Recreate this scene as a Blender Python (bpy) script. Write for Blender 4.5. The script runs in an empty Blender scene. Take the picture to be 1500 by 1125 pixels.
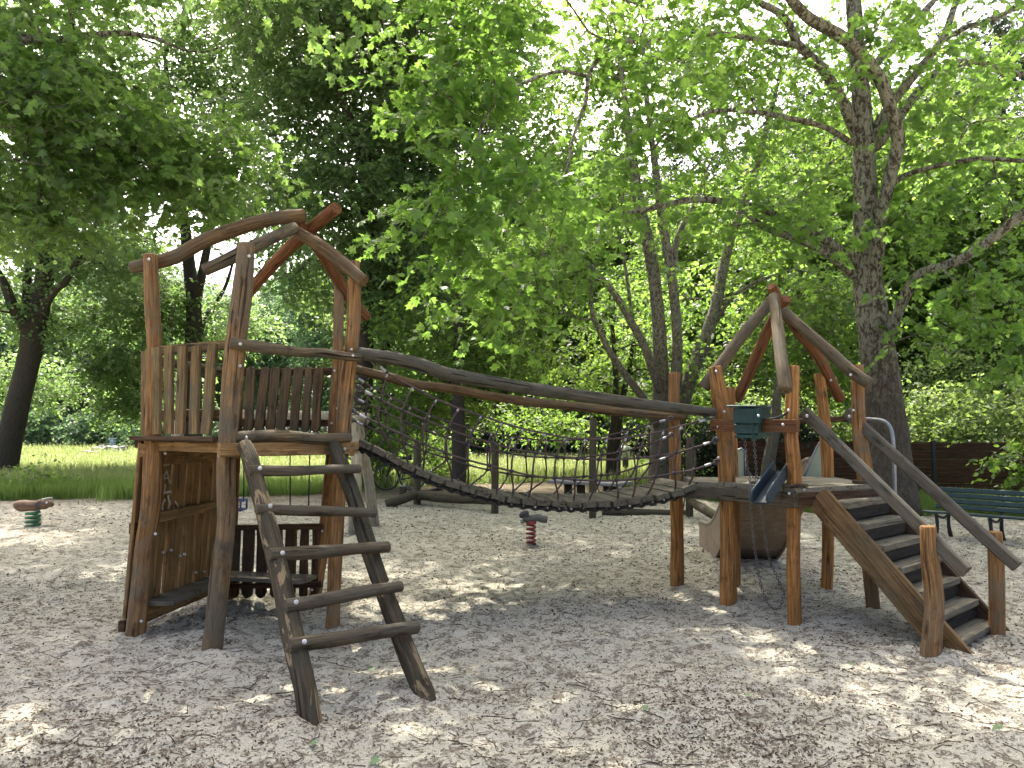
import bpy, math, random
import numpy as np
from math import radians, sin, cos, pi
C = bpy.context.scene.collection
rs = np.random.RandomState(7)
random.seed(7)
F = 1130.0
CAMZ = 1.6
PITCH = math.atan((630 - 562.5) / F)
A = np.array

# ---------------------------------------------------------------- placing
def ray(px, py):
    u, v = (px - 750) / F, (562.5 - py) / F
    return A([u, cos(PITCH) - sin(PITCH) * v, sin(PITCH) + cos(PITCH) * v])
def P(px, py, Y):
    d = ray(px, py)
    return A([0, 0, CAMZ]) + d * (Y / d[1])
def G(px, py, z=0.0):
    d = ray(px, py)
    return A([0, 0, CAMZ]) + d * ((z - CAMZ) / d[2])
def PL(pts, Y=None):
    return [P(p[0], p[1], p[2] if len(p) > 2 else Y) for p in pts]
def unit(v):
    v = np.asarray(v, float)
    return v / (np.linalg.norm(v) + 1e-12)

# ---------------------------------------------------------------- mesh builder
class MB:
    def __init__(s):
        s.v, s.f, s.w, s.sm = [], [], [], []
    def add(s, v, f, w=None, smooth=False):
        b = len(s.v)
        off = rs.rand(3) * 50
        s.v += [tuple(x) for x in v]
        w = v if w is None else w
        s.w += [tuple(A(x) + off) for x in w]
        s.f += [tuple(i + b for i in q) for q in f]
        s.sm += [smooth] * len(f)
    def tube(s, pts, r, n=12, sub=5, rough=0.0, cap=True, closed=False):
        pts = A(pts, float)
        k = len(pts)
        r = np.full(k, r) if np.isscalar(r) else A(r, float)
        if len(r) != k:
            r = np.interp(np.linspace(0, 1, k), np.linspace(0, 1, len(r)), r)
        if sub > 1 and k > 1:
            pts, r = catmull(pts, r, sub)
            k = len(pts)
        T = np.gradient(pts, axis=0)
        T /= np.linalg.norm(T, axis=1)[:, None] + 1e-12
        ref = A([0, 0, 1.]) if abs(T[0][2]) < .9 else A([1., 0, 0])
        N = unit(np.cross(T[0], ref))
        seg = np.r_[0, np.cumsum(np.linalg.norm(np.diff(pts, axis=0), axis=1))]
        th = np.arange(n) * 2 * pi / n
        ph = rs.rand(6) * 6.28
        V, W = [], []
        rings = list(range(k))
        for i in range(k):
            N = unit(N - T[i] * N.dot(T[i]))
            B = np.cross(T[i], N)
            q = np.ones(n)
            if rough:
                q = q + rough * (np.sin(2 * th + seg[i] * 2.1 + ph[0]) * .5 + np.sin(th + seg[i] * 5.3 + ph[1]) * .5
                                 + np.sin(3 * th - seg[i] * 7.7 + ph[2]) * .35 + np.sin(seg[i] * 9 + ph[3]) * .4 + (rs.rand(n) - .5) * .35)
            c, sn = np.cos(th) * q * r[i], np.sin(th) * q * r[i]
            def ring(scale, shift):
                for a, b in zip(c, sn):
                    V.append(pts[i] + (N * a + B * b) * scale + T[i] * shift)
                    W.append((a * scale, b * scale, seg[i] + shift))
            if cap and i == 0 and r[i] > .012:
                ring(.88, -min(.012, r[i] * .15))
            ring(1, 0)
            if cap and i == k - 1 and r[i] > .012:
                ring(.88, min(.012, r[i] * .15))
        m = len(V) // n
        Fc = []
        for i in range(m - 1):
            for j in range(n):
                j2 = (j + 1) % n
                Fc.append((i * n + j, i * n + j2, (i + 1) * n + j2, (i + 1) * n + j))
        s.add(V, Fc, W, True)
        if cap:
            b = len(s.v) - len(V)
            s.f.append(tuple(b + j for j in range(n))[::-1]); s.sm.append(False)
            s.f.append(tuple(b + (m - 1) * n + j for j in range(n))); s.sm.append(False)
        return s
    def board(s, p0, p1, w, t, nrm, e0=None, e1=None, ch=.004, wob=0.0):
        """board along p0-p1, width w, thickness t, nrm = flat side; e0/e1='round' for rounded ends"""
        p0, p1 = A(p0, float), A(p1, float)
        L = np.linalg.norm(p1 - p0); d = (p1 - p0) / L
        nrm = unit(A(nrm, float) - d * np.dot(nrm, d)); x = np.cross(d, nrm)
        ch = min(ch, t * .3, w * .3)
        st = []
        rd = w * .5
        if e0 == 'round': st += [(rd * (1 - math.cos(a)), max(.12, math.sin(a))) for a in np.linspace(.15, pi / 2, 6)]
        else: st += [(0, 1)]
        st += [(L * q, 1) for q in ((.25, .5, .75) if wob else ())]
        if e1 == 'round': st += [(L - rd * (1 - math.cos(a)), max(.12, math.sin(a))) for a in np.linspace(pi / 2, .15, 6)]
        else: st += [(L, 1)]
        V, W = [], []
        for (u, sc) in st:
            hw, ht = w / 2 * sc, t / 2
            ww = wob * (rs.rand(2) - .5)
            c = min(ch, hw * .5)
            for a, b in ((-hw + c, -ht), (hw - c, -ht), (hw, -ht + ch), (hw, ht - ch), (hw - c, ht), (-hw + c, ht), (-hw, ht - ch), (-hw, -ht + ch)):
                V.append(p0 + d * u + x * (a + (ww[0] if a < 0 else ww[1])) + nrm * b); W.append((a, b, u))
        n = 8; m = len(st)
        Fc = [(i * n + j, i * n + (j + 1) % n, (i + 1) * n + (j + 1) % n, (i + 1) * n + j) for i in range(m - 1) for j in range(n)]
        Fc += [tuple(range(n))[::-1], tuple((m - 1) * n + j for j in range(n))]
        s.add(V, Fc, W)
        return s
    def box(s, lo, hi, ch=.004):
        lo, hi = A(lo, float), A(hi, float)
        c = (lo + hi) / 2
        return s.board((c[0], lo[1], c[2]), (c[0], hi[1], c[2]), hi[0] - lo[0], hi[2] - lo[2], (0, 0, 1), ch=ch)
    def poly(s, pts, z0, z1):
        n = len(pts)
        V = [(p[0], p[1], z0) for p in pts] + [(p[0], p[1], z1) for p in pts]
        W = [(p[1], z0, p[0]) for p in pts] + [(p[1], z1, p[0]) for p in pts]
        Fc = [tuple(range(n))[::-1], tuple(range(n, 2 * n))] + [(i, (i + 1) % n, n + (i + 1) % n, n + i) for i in range(n)]
        s.add(V, Fc, W)
        return s
    def ball(s, c, r, n=8, sq=(1, 1, 1)):
        c = A(c, float); V, Fc = [], []
        m = max(4, n // 2 + 1)
        for i in range(m + 1):
            a = pi * i / m
            for j in range(n):
                b = 2 * pi * j / n
                V.append(c + r * A([sin(a) * cos(b) * sq[0], sin(a) * sin(b) * sq[1], cos(a) * sq[2]]))
        for i in range(m):
            for j in range(n):
                Fc.append((i * n + j, (i + 1) * n + j, (i + 1) * n + (j + 1) % n, i * n + (j + 1) % n))
        s.add(V, Fc, None, True)
        return s
    def torus(s, c, R, r, nrm, n=16, m=6, stretch=1.0, ax=None):
        nrm = unit(nrm); ref = A(ax, float) if ax is not None else (A([0, 0, 1.]) if abs(nrm[2]) < .9 else A([1., 0, 0]))
        x = unit(ref - nrm * ref.dot(nrm)); y = np.cross(nrm, x); V, Fc = [], []
        for i in range(n):
            a = 2 * pi * i / n
            rad = x * cos(a) + y * sin(a)
            ctr = A(c) + x * cos(a) * R * stretch + y * sin(a) * R
            for j in range(m):
                b = 2 * pi * j / m
                V.append(ctr + r * (rad * cos(b) + nrm * sin(b)))
        for i in range(n):
            for j in range(m):
                Fc.append((i * m + j, ((i + 1) % n) * m + j, ((i + 1) % n) * m + (j + 1) % m, i * m + (j + 1) % m))
        s.add(V, Fc, None, True)
        return s

def catmull(p, r, sub):
    p = A(p, float); k = len(p)
    ext = np.vstack([2 * p[0] - p[1], p, 2 * p[-1] - p[-2]])
    out, ro = [], []
    for i in range(k - 1):
        a, b, c, d = ext[i], ext[i + 1], ext[i + 2], ext[i + 3]
        for q in range(sub):
            t = q / sub
            out.append(.5 * (2 * b + (c - a) * t + (2 * a - 5 * b + 4 * c - d) * t * t + (3 * b - a - 3 * c + d) * t ** 3))
            ro.append(r[i] * (1 - t) + r[i + 1] * t)
    out.append(p[-1]); ro.append(r[-1])
    return A(out), A(ro)

# ---------------------------------------------------------------- objects
def wloc(o):
    p = A([0., 0, 0])
    while o is not None:
        p = p + A(o.location); o = o.parent
    return p
def obj(name, mb, mat, parent=None, loc=None):
    if parent is not None: base = wloc(parent)
    else: base = A(loc, float) if loc is not None else A([0., 0, 0])
    me = bpy.data.meshes.new(name)
    v = A(mb.v, float) - base
    me.from_pydata([tuple(x) for x in v], [], mb.f)
    me.polygons.foreach_set('use_smooth', mb.sm)
    at = me.attributes.new('wc', 'FLOAT_VECTOR', 'POINT')
    at.data.foreach_set('vector', A(mb.w, np.float32).ravel())
    me.materials.append(mat)
    o = bpy.data.objects.new(name, me); C.objects.link(o)
    if parent is not None: o.parent = parent
    elif loc is not None: o.location = tuple(loc)
    return o
def thing(name, label, cat, loc, group=None):
    o = bpy.data.objects.new(name, None); C.objects.link(o)
    o.location = tuple(loc); o.empty_display_size = .2
    return tag(o, label, cat, group)
def tag(o, label, cat, group=None, kind=None):
    o['label'] = label; o['category'] = cat
    if group: o['group'] = group
    if kind: o['kind'] = kind
    return o
def np_mesh(name, V, faces_idx, k, mat, parent=None, attrs=None, smooth=False, base=None):
    """V (n,3) array; faces_idx flat loop array with k verts each"""
    if base is None: base = wloc(parent) if parent is not None else A([0., 0, 0])
    me = bpy.data.meshes.new(name)
    n = len(V); nf = len(faces_idx) // k
    me.vertices.add(n); me.vertices.foreach_set('co', (V - base).astype(np.float32).ravel())
    me.loops.add(nf * k); me.loops.foreach_set('vertex_index', faces_idx.astype(np.int32))
    me.polygons.add(nf); me.polygons.foreach_set('loop_start', (np.arange(nf) * k).astype(np.int32))
    me.polygons.foreach_set('use_smooth', np.full(nf, smooth))
    for nm, arr in (attrs or {}).items():
        at = me.attributes.new(nm, 'FLOAT', 'POINT'); at.data.foreach_set('value', arr.astype(np.float32))
    me.update(calc_edges=True)
    me.materials.append(mat)
    o = bpy.data.objects.new(name, me); C.objects.link(o)
    if parent is not None: o.parent = parent
    else: o.location = tuple(base)
    return o

# ---------------------------------------------------------------- materials
def newmat(name):
    m = bpy.data.materials.new(name); m.use_nodes = True
    nt = m.node_tree; nt.nodes.clear()
    return m, nt
class NT:
    def __init__(s, nt): s.nt = nt
    def n(s, t, **kw):
        d = s.nt.nodes.new(t)
        ins = kw.pop('i', {})
        for k, v in kw.items(): setattr(d, k, v)
        for k, v in ins.items():
            if hasattr(v, 'is_output'): s.nt.links.new(v, d.inputs[k])
            else: d.inputs[k].default_value = v
        return d
    def noise(s, vec, scale, detail=4, rough=.55, dist=0):
        return s.n('ShaderNodeTexNoise', i={'Vector': vec, 'Scale': scale, 'Detail': detail, 'Roughness': rough, 'Distortion': dist}).outputs['Fac']
    def ramp(s, fac, stops):
        r = s.n('ShaderNodeValToRGB', i={'Fac': fac})
        el = r.color_ramp.elements
        while len(el) > 1: el.remove(el[0])
        el[0].position = stops[0][0]; el[0].color = col(stops[0][1])
        for p, c in stops[1:]:
            e = el.new(p); e.color = col(c)
        return r.outputs['Color']
    def mix(s, f, a, b, mode='MIX'):
        d = s.n('ShaderNodeMix', data_type='RGBA', blend_type=mode)
        for k, v in ((0, f), (6, a), (7, b)):
            if hasattr(v, 'is_output'): s.nt.links.new(v, d.inputs[k])
            else: d.inputs[k].default_value = v if k == 0 else col(v)
        return d.outputs[2]
    def math(s, op, a, b=0.0):
        d = s.n('ShaderNodeMath', operation=op, i={0: a, 1: b}); return d.outputs[0]
    def mapv(s, vec, scale):
        return s.n('ShaderNodeMapping', i={'Vector': vec, 'Scale': scale}).outputs[0]
    def bump(s, h, strength, dist=.01, nrm=None):
        i = {'Height': h, 'Strength': strength, 'Distance': dist}
        if nrm is not None: i['Normal'] = nrm
        return s.n('ShaderNodeBump', i=i).outputs[0]
    def out(s, sh): s.n('ShaderNodeOutputMaterial', i={'Surface': sh})
    def pbsdf(s, base, rough=.8, nrm=None, spec=.3, metal=0.0):
        i = {'Base Color': base if hasattr(base, 'is_output') else col(base), 'Roughness': rough, 'Specular IOR Level': spec, 'Metallic': metal}
        if nrm is not None: i['Normal'] = nrm
        return s.n('ShaderNodeBsdfPrincipled', i=i).outputs[0]
def col(c):
    return c if len(c) == 4 else (c[0], c[1], c[2], 1)

def wood(name, light, dark, grey, greyamt=.4, crack=.6, bump=.5, rough=.78, moss=0.0, peel=None):
    light, dark, grey = ((c[0] * sc, c[1] * sc * 1.0, c[2] * sc * .85) for c, sc in ((light, 1.0), (dark, .66), (grey, .70)))
    m, nt = newmat(name); k = NT(nt)
    wc = k.n('ShaderNodeAttribute', attribute_name='wc').outputs['Vector']
    tc = k.n('ShaderNodeTexCoord').outputs['Object']
    grain = k.noise(k.mapv(wc, (55, 55, 2.5)), 1, 6, .65, .6)
    fine = k.noise(k.mapv(wc, (160, 160, 9)), 1, 3, .6)
    cr = k.noise(k.mapv(wc, (26, 26, .9)), 1, 4, .6, .3)
    big = k.noise(wc, 3.2, 5, .65)
    base = k.ramp(grain, [(.32, tuple(x * .8 for x in dark)), (.5, tuple(.45 * a + .55 * b for a, b in zip(light, dark))), (.66, tuple(x * 1.12 for x in light))])
    big2 = k.noise(tc, 2.3, 5, .7)
    gm = k.ramp(big2, [(.62 - greyamt * .5, (0, 0, 0)), (.86 - greyamt * .5, (1, 1, 1))])
    g2 = k.ramp(fine, [(.3, tuple(x * .55 for x in grey)), (.7, grey)])
    base = k.mix(gm, base, g2)
    spots = k.noise(k.mapv(wc, (9, 9, 4)), 1, 5, .7)
    base = k.mix(k.ramp(spots, [(.30, (.75, .75, .75)), (.46, (0, 0, 0))]), base, tuple(x * .45 for x in dark))
    if peel:
        pm = k.noise(k.mapv(wc, (11, 11, 2.6)), 1, 5, .65, .8)
        base = k.mix(k.ramp(pm, [(.585, (0, 0, 0)), (.61, (1, 1, 1))]), base, k.ramp(fine, [(.3, tuple(x * .6 for x in peel)), (.7, peel)]))
    if moss:
        mm = k.noise(tc, 5.5, 6, .7)
        base = k.mix(k.ramp(mm, [(.62 - moss * .3, (0, 0, 0)), (.75 - moss * .3, (.8, .8, .8))]), base, (.055, .065, .03))
    kn = k.n('ShaderNodeTexVoronoi', i={'Vector': k.mapv(wc, (7.5, 7.5, 1.9)), 'Scale': 1.0, 'Randomness': 1.0}).outputs['Distance']
    base = k.mix(k.ramp(kn, [(.05, (.9, .9, .9)), (.10, (.25, .25, .25)), (.12, (.6, .6, .6)), (.15, (0, 0, 0))]), base, tuple(x * .4 for x in dark))
    crm = k.ramp(cr, [(.345, (1, 1, 1)), (.37, (0, 0, 0))])
    base = k.mix(k.math('MULTIPLY', crm, crack), base, tuple(x * .18 for x in dark))
    h = k.math('ADD', k.math('MULTIPLY', grain, .6), k.math('MULTIPLY', fine, .4))
    h = k.math('SUBTRACT', h, k.math('MULTIPLY', crm, 1.2 * crack))
    k.out(k.pbsdf(base, rough, k.bump(h, min(1, bump * 1.5), .010), .12))
    return m

def plain(name, c, rough=.5, metal=0.0, var=.25, scale=30, bump=.15, spec=.4):
    m, nt = newmat(name); k = NT(nt)
    tc = k.n('ShaderNodeTexCoord').outputs['Object']
    nz = k.noise(tc, scale, 5, .65)
    big = k.noise(tc, scale * .15, 4, .6)
    b = k.mix(k.ramp(nz, [(.35, (0, 0, 0)), (.65, (1, 1, 1))]), tuple(x * (1 - var) for x in c), tuple(min(1, x * (1 + var)) for x in c))
    b = k.mix(k.ramp(big, [(.45, (0, 0, 0)), (.7, (.5, .5, .5))]), b, tuple(x * .55 for x in c))
    k.out(k.pbsdf(b, rough, k.bump(nz, bump, .004), spec, metal))
    return m

M = {}
M['post'] = wood('post_wood', (.30, .165, .075), (.15, .072, .03), (.26, .21, .165), .34, .7)
M['post_b'] = wood('post_wood_pale', (.30, .18, .09), (.15, .082, .038), (.20, .165, .13), .5, .75)
M['post_r'] = wood('post_wood_orange', (.36, .18, .07), (.19, .085, .03), (.24, .18, .12), .2, .7)
M['roof'] = wood('roof_pole_wood', (.165, .105, .055), (.08, .046, .023), (.16, .135, .10), .4, .65)
M['red'] = wood('reddish_pole_wood', (.19, .085, .04), (.10, .04, .02), (.17, .11, .08), .2, .6)
M['grey'] = wood('weathered_pole_wood', (.185, .135, .085), (.08, .055, .035), (.15, .128, .10), .5, .9, .8, moss=.12)
M['log'] = wood('old_bridge_log_wood', (.115, .10, .08), (.045, .038, .03), (.13, .12, .105), .6, .9, .9, moss=.15)
M['ladder'] = wood('ladder_wood', (.085, .066, .046), (.035, .027, .019), (.075, .068, .052), .45, .8, .9, moss=.08, peel=(.23, .17, .095))
M['rung'] = wood('rung_wood', (.125, .092, .062), (.045, .033, .023), (.145, .13, .11), .5, .9, .9, moss=.1)
M['board'] = wood('picket_wood', (.215, .145, .07), (.11, .07, .032), (.18, .15, .105), .4, .6, .45, moss=.1)
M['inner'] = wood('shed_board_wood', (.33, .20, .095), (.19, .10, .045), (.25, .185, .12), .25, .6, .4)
M['rearboard'] = wood('rear_picket_wood', (.17, .11, .06), (.08, .048, .024), (.15, .12, .085), .35, .6, .5)
M['plate'] = plain('plate_grass_reflection', (.30, .36, .25), .45, 0, .06, 6, .05)  # steel plates; the green of reflected grass is put into the base colour
M['tread'] = wood('tread_wood', (.20, .175, .145), (.08, .066, .052), (.23, .21, .18), .5, .8, .6)
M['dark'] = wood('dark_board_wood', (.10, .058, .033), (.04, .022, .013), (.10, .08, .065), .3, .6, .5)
M['deck'] = wood('deck_plank_wood', (.28, .23, .18), (.13, .10, .075), (.33, .30, .26), .7, .8, .6)
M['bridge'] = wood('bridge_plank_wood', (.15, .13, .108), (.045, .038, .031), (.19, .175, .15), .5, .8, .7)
M['gap_dark'] = wood('tread_gap_shade', (.03, .027, .024), (.012, .011, .01), (.04, .038, .034), .3, .6, .7)  # near-black colour standing in for shade between the stair treads
M['bench'] = wood('seat_board_wood', (.19, .155, .125), (.09, .07, .055), (.22, .20, .175), .6, .7, .5)
M['stringer'] = wood('stair_stringer_wood', (.20, .125, .065), (.11, .062, .03), (.18, .145, .105), .35, .6, .4)
M['handrail'] = wood('handrail_wood', (.14, .115, .095), (.065, .052, .042), (.16, .145, .13), .6, .8, .5)
M['palewood'] = wood('bleached_wood', (.46, .37, .27), (.24, .18, .13), (.45, .41, .36), .6, .6, .5)
M['oldpost'] = wood('old_post_wood', (.11, .085, .06), (.045, .034, .024), (.12, .105, .085), .5, .8, .7, moss=.3)
M['fence'] = wood('fence_board_wood', (.085, .043, .027), (.045, .022, .014), (.075, .05, .036), .25, .3, .3)
M['bolt'] = plain('galvanised_bolt', (.46, .46, .45), .45, .4, .15)
M['ferrule'] = plain('alu_ferrule', (.36, .36, .36), .5, .5, .2, 60)
M['steel'] = plain('galvanised_steel', (.24, .25, .25), .5, .85, .12)
M['slide_steel'] = plain('slide_steel', (.50, .54, .50), .32, .8, .08, 8, .03)
M['slide_side'] = plain('slide_side_panel', (.25, .185, .13), .75, 0, .2, 12)
M['darkmetal'] = plain('dark_iron', (.03, .03, .03), .55, .5)
M['chain'] = plain('chain_steel', (.13, .125, .12), .5, .7)
M['rope'] = plain('polyamide_rope', (.075, .052, .046), .85, 0, .35, 160, .6, .2)
M['knot'] = plain('rope_knot_clamp', (.02, .018, .018), .6)
M['green'] = plain('dark_green_paint', (.012, .042, .036), .5, 0, .3, 14, .25)
M['bluegreen'] = plain('blue_green_chute', (.012, .026, .036), .6, 0, .35, 20, .2)
M['benchgreen'] = plain('bench_green_paint', (.008, .030, .034), .45, 0, .3, 20, .2)
M['concrete'] = plain('concrete', (.19, .187, .18), .9, 0, .2, 25, .4)
M['redspring'] = plain('red_spring_paint', (.20, .03, .028), .5, 0, .35, 40)
M['greenspring'] = plain('green_spring_paint', (.04, .14, .06), .4, 0, .25, 30)
M['pig'] = wood('rider_brown_wood', (.25, .155, .12), (.14, .085, .065), (.24, .18, .15), .4, .4, .3)
M['greyrider'] = wood('rider_grey_wood', (.19, .18, .19), (.10, .095, .10), (.20, .19, .19), .5, .5, .3)
M['riderdark'] = plain('rider_dark_head', (.05, .042, .045), .7)
M['white'] = plain('white_paint', (.75, .75, .72), .5, 0, .08)
M['spray'] = plain('pale_spray_paint', (.42, .37, .30), .85, 0, .35, 40, .1)
M['blue'] = plain('blue_plastic', (.02, .04, .13), .4)
M['bin'] = plain('pale_blue_bin', (.30, .38, .50), .5)
M['rubber'] = plain('black_rubber', (.02, .02, .02), .7)
M['stone'] = plain('boulder_stone', (.20, .195, .185), .9, 0, .3, 8, .5)
M['skin'] = plain('skin', (.42, .25, .18), .6, 0, .08)
M['shirt'] = plain('pale_shirt', (.55, .57, .60), .85, 0, .08)
M['trouser'] = plain('dark_shorts', (.05, .055, .07), .85)
M['hair'] = plain('brown_hair', (.05, .03, .02), .6)
# ================================================================ left climbing tower
def zinterp(pl, z):
    pl = A(pl); o = np.argsort(pl[:, 2])
    return A([np.interp(z, pl[o, 2], pl[o, 0]), np.interp(z, pl[o, 2], pl[o, 1]), z])
def down(pl, d=.2):
    """extend a post's lower end into the ground"""
    pl = [A(p) for p in pl]
    t = unit(pl[-1] - pl[-2]); pl.append(pl[-1] + t * d)
    return pl
def bolt(mb, p, d, r=.014):
    p = A(p); d = unit(d)
    mb.tube([p - d * .01, p + d * .006, p + d * .012], [r, r, r * .6], n=8, sub=1)
cam = A([0, 0, CAMZ])
def tocam(p): return unit(cam - A(p))

TA = down(PL([(220, 374), (223, 440), (226, 510), (225, 600), (224, 680), (220, 745), (212, 800), (206, 860), (200, 920)], 6.2))
TB = down(PL([(361, 358), (356, 420), (346, 500), (338, 580), (332, 680), (331, 760), (325, 820), (318, 890), (311, 948)], 5.7))
TC = down(PL([(519, 384), (517, 480), (506, 590), (500, 660), (496, 740), (491, 830), (487, 912)], 6.4))
TD = down(PL([(497, 415), (495, 520), (490, 620), (484, 700), (474, 790), (462, 872)], 7.5))
TE = down(PL([(352, 415), (349, 540), (343, 680), (337, 780), (333, 866)], 7.7))
T1 = thing('climbing_tower', 'wooden climbing tower with picket railings, log rafters and a ladder, left of the bridge', 'climbing tower', G(330, 900))
for pl, r, mt in ((TA, [.057, .058, .062, .062, .075, .078, .07, .072, .076, .076], 'post'), (TB, [.062, .07, .075, .072, .068, .07, .072, .073, .074, .074], 'post_b'),
                  (TC, [.052, .056, .06, .057, .056, .058, .058, .058], 'post'), (TD, [.05, .056, .062, .06, .062, .066], 'post'), (TE, [.055, .06, .062, .062], 'red')):
    obj('post', MB().tube(pl, r, 14, 6, .07), M[mt], T1)
# rafters
raf = [(PL([(194, 392, 6.35), (232, 384, 6.33), (262, 374, 6.35), (300, 352, 6.4), (350, 334, 6.5), (400, 321, 6.55), (446, 316, 6.6)]), [.05, .055, .06, .062, .062, .064, .062], 'roof'),
       (PL([(300, 396, 5.83), (330, 382, 5.85), (365, 364, 5.95), (400, 348, 6.2), (431, 334, 6.45)]), [.047, .05, .052, .05, .048], 'grey'),
       (PL([(364, 430, 7.6), (392, 396, 7.3), (425, 362, 7.0), (460, 332, 6.75), (492, 305, 6.5)]), [.055, .058, .06, .06, .058], 'red'),
       (PL([(533, 412, 6.2), (505, 388, 6.28), (475, 364, 6.38), (450, 349, 6.48), (430, 337, 6.56)]), [.052, .054, .054, .052, .05], 'roof'),
       (PL([(537, 465, 7.72), (512, 436, 7.55), (494, 408, 7.4), (475, 375, 7.1), (455, 346, 6.85), (436, 328, 6.66)]), [.052, .054, .06, .062, .06, .058], 'red')]
for pl, r, mt in raf: obj('rafter', MB().tube(pl, r, 12, 5, .06), M[mt], T1)
DZ = 1.545
pent = [zinterp(q, DZ)[:2] for q in (TA, TB, TC, TD, TE)]
cen = np.mean(pent, axis=0)
pent_o = [cen + (p - cen) * 1.06 for p in pent]
def clip(poly, a, b, c):
    out = []
    for i in range(len(poly)):
        p, q = poly[i], poly[(i + 1) % len(poly)]
        dp, dq = a * p[0] + b * p[1] - c, a * q[0] + b * q[1] - c
        if dp <= 0: out.append(p)
        if dp * dq < 0: out.append(p + (q - p) * dp / (dp - dq))
    return out
def planked(parent, poly, d, w, z0, z1, mt, gap=.008):
    """deck of planks running along direction d, filling a convex polygon; each plank a mesh"""
    n = A([-d[1], d[0]]); t = [p.dot(n) for p in poly]
    a = min(t)
    while a < max(t) - .01:
        q = clip(clip([A(p) for p in poly], n[0], n[1], a + w - gap), -n[0], -n[1], -a)
        if len(q) >= 3:
            ar = sum(q[i][0] * q[(i + 1) % len(q)][1] - q[(i + 1) % len(q)][0] * q[i][1] for i in range(len(q)))
            if ar < 0: q = q[::-1]
            j = rs.rand() * .004
            obj('deck_plank', MB().poly(q, z0 - j, z1 - j), M[mt], parent)
        a += w
dirAB = unit(pent[2] - pent[1])
planked(T1, pent_o, dirAB, .145, DZ - .04, DZ, 'dark')
# beams round the deck
def nout(a, b):
    d = unit(A(b)[:2] - A(a)[:2]); n = A([d[1], -d[0]])
    if n.dot((A(a)[:2] + A(b)[:2]) / 2 - cen) < 0: n = -n
    return A([n[0], n[1], 0])
def beam(parent, pa, pb, z, h, t, off, mt, ext=.06, name='deck_beam', c=None):
    a, b = zinterp(pa, z), zinterp(pb, z)
    n = nout(a, b); d = unit(b - a)
    return obj(name, MB().board(a - d * ext + n * off, b + d * ext + n * off, h, t, n, wob=.004), M[mt], parent)
beam(T1, TA, TB, 1.475, .085, .045, -.02, 'inner', -.07)
beam(T1, TB, TC, 1.455, .10, .05, .075, 'inner', .10)
beam(T1, TC, TD, 1.44, .10, .05, .075, 'inner', .08)
beam(T1, TD, TE, 1.44, .10, .05, .06, 'dark', .06)
beam(T1, TE, TA, 1.44, .10, .05, .06, 'inner', .06)
a, b = zinterp(TA, 1.535), zinterp(TB, 1.535); n = nout(a, b); d = unit(b - a)
obj('deck_edge_board', MB().board(a - d * .12 + n * .05, b - d * .04 + n * .03, .035, .16, n * 1.0, wob=.004), M['dark'], T1)
b0, c0 = PL([(343, 641, 5.72), (512, 641, 6.28)])
obj('threshold_log', MB().tube([b0, b0 * .6 + c0 * .4 + A([0, 0, .012]), b0 * .3 + c0 * .7 - A([0, 0, .006]), c0], [.042, .05, .046, .04], 12, 6, .10), M['grey'], T1)
# front log rail B-C and short rails
fr = PL([(338, 503, 5.60), (372, 508, 5.68), (410, 512, 5.85), (440, 516, 6.0), (470, 516, 6.12), (500, 521, 6.22), (528, 524, 6.28)])
obj('guard_rail', MB().tube(fr, [.04, .043, .042, .038, .036, .036, .036], 12, 5, .09), M['grey'], T1)
for z, off in ((2.24, -.02), (1.72, -.02)):
    beam(T1, TA, TB, z, .07, .045, off, 'board', .03, 'guard_rail')
for z, mt in ((2.16, 'grey'), (1.72, 'grey')):
    a, b = zinterp(TE, z), zinterp(TA, z)
    obj('guard_rail', MB().tube([a, (a + b) / 2, b], [.04, .043, .04], 10, 5, .09), M[mt], T1)
# pickets A-B (pixel top / bottom)
for (x0, y0, x1, y1, w) in ((213.5, 514, 213, 636, .083), (229, 509, 230, 636, .083), (248, 508, 247, 636, .085), (268, 507, 264, 636, .09), (288, 507, 284, 636, .082), (312, 504, 302, 636, .092)):
    f = (x1 - 212) / (331 - 212); Y = 6.22 - .5 * f - .11
    if x1 < 220: Y = 6.2
    p0, p1 = P(x1, y1, Y), P(x0, y0, Y)
    obj('picket', MB().board(p0, p1, w * 1.13, .03, nout(TA[3], TB[3]), wob=.010), M['board'], T1)
# pickets D-E
ndE = nout(TD[2], TE[2])
for xc, tilt in ((366, 2), (384, 5), (400, 4), (416, 6), (434, 4), (450, 3), (465, 3)):
    f = (xc - 349) / (490 - 349); Y = 7.7 - .2 * f - .06
    obj('picket', MB().board(P(xc - tilt, 633, Y), P(xc + tilt, 537, Y), .096 if xc != 450 else .075, .026, ndE, 'round', 'round', wob=.012), M['rearboard'], T1)
for z in (P(420, 545, 7.6)[2], P(420, 620, 7.6)[2]):
    a, b = zinterp(TE, z), zinterp(TD, z)
    obj('guard_rail', MB().board(a - ndE * .0, b - ndE * .0, .07, .05, ndE, wob=.006), M['dark'], T1)
# pickets C-D (seen edge on)
ncd = nout(TC[2], TD[2])
for q in np.linspace(.22, .86, 5):
    a, b = zinterp(TC, 1.6) * (1 - q) + zinterp(TD, 1.6) * q, zinterp(TC, 2.15) * (1 - q) + zinterp(TD, 2.15) * q
    if q < .45: continue
    obj('picket', MB().board(a + ncd * .02, b + ncd * .02, .10, .026, ncd, 'round', 'round', wob=.01), M['board'], T1)
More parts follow.
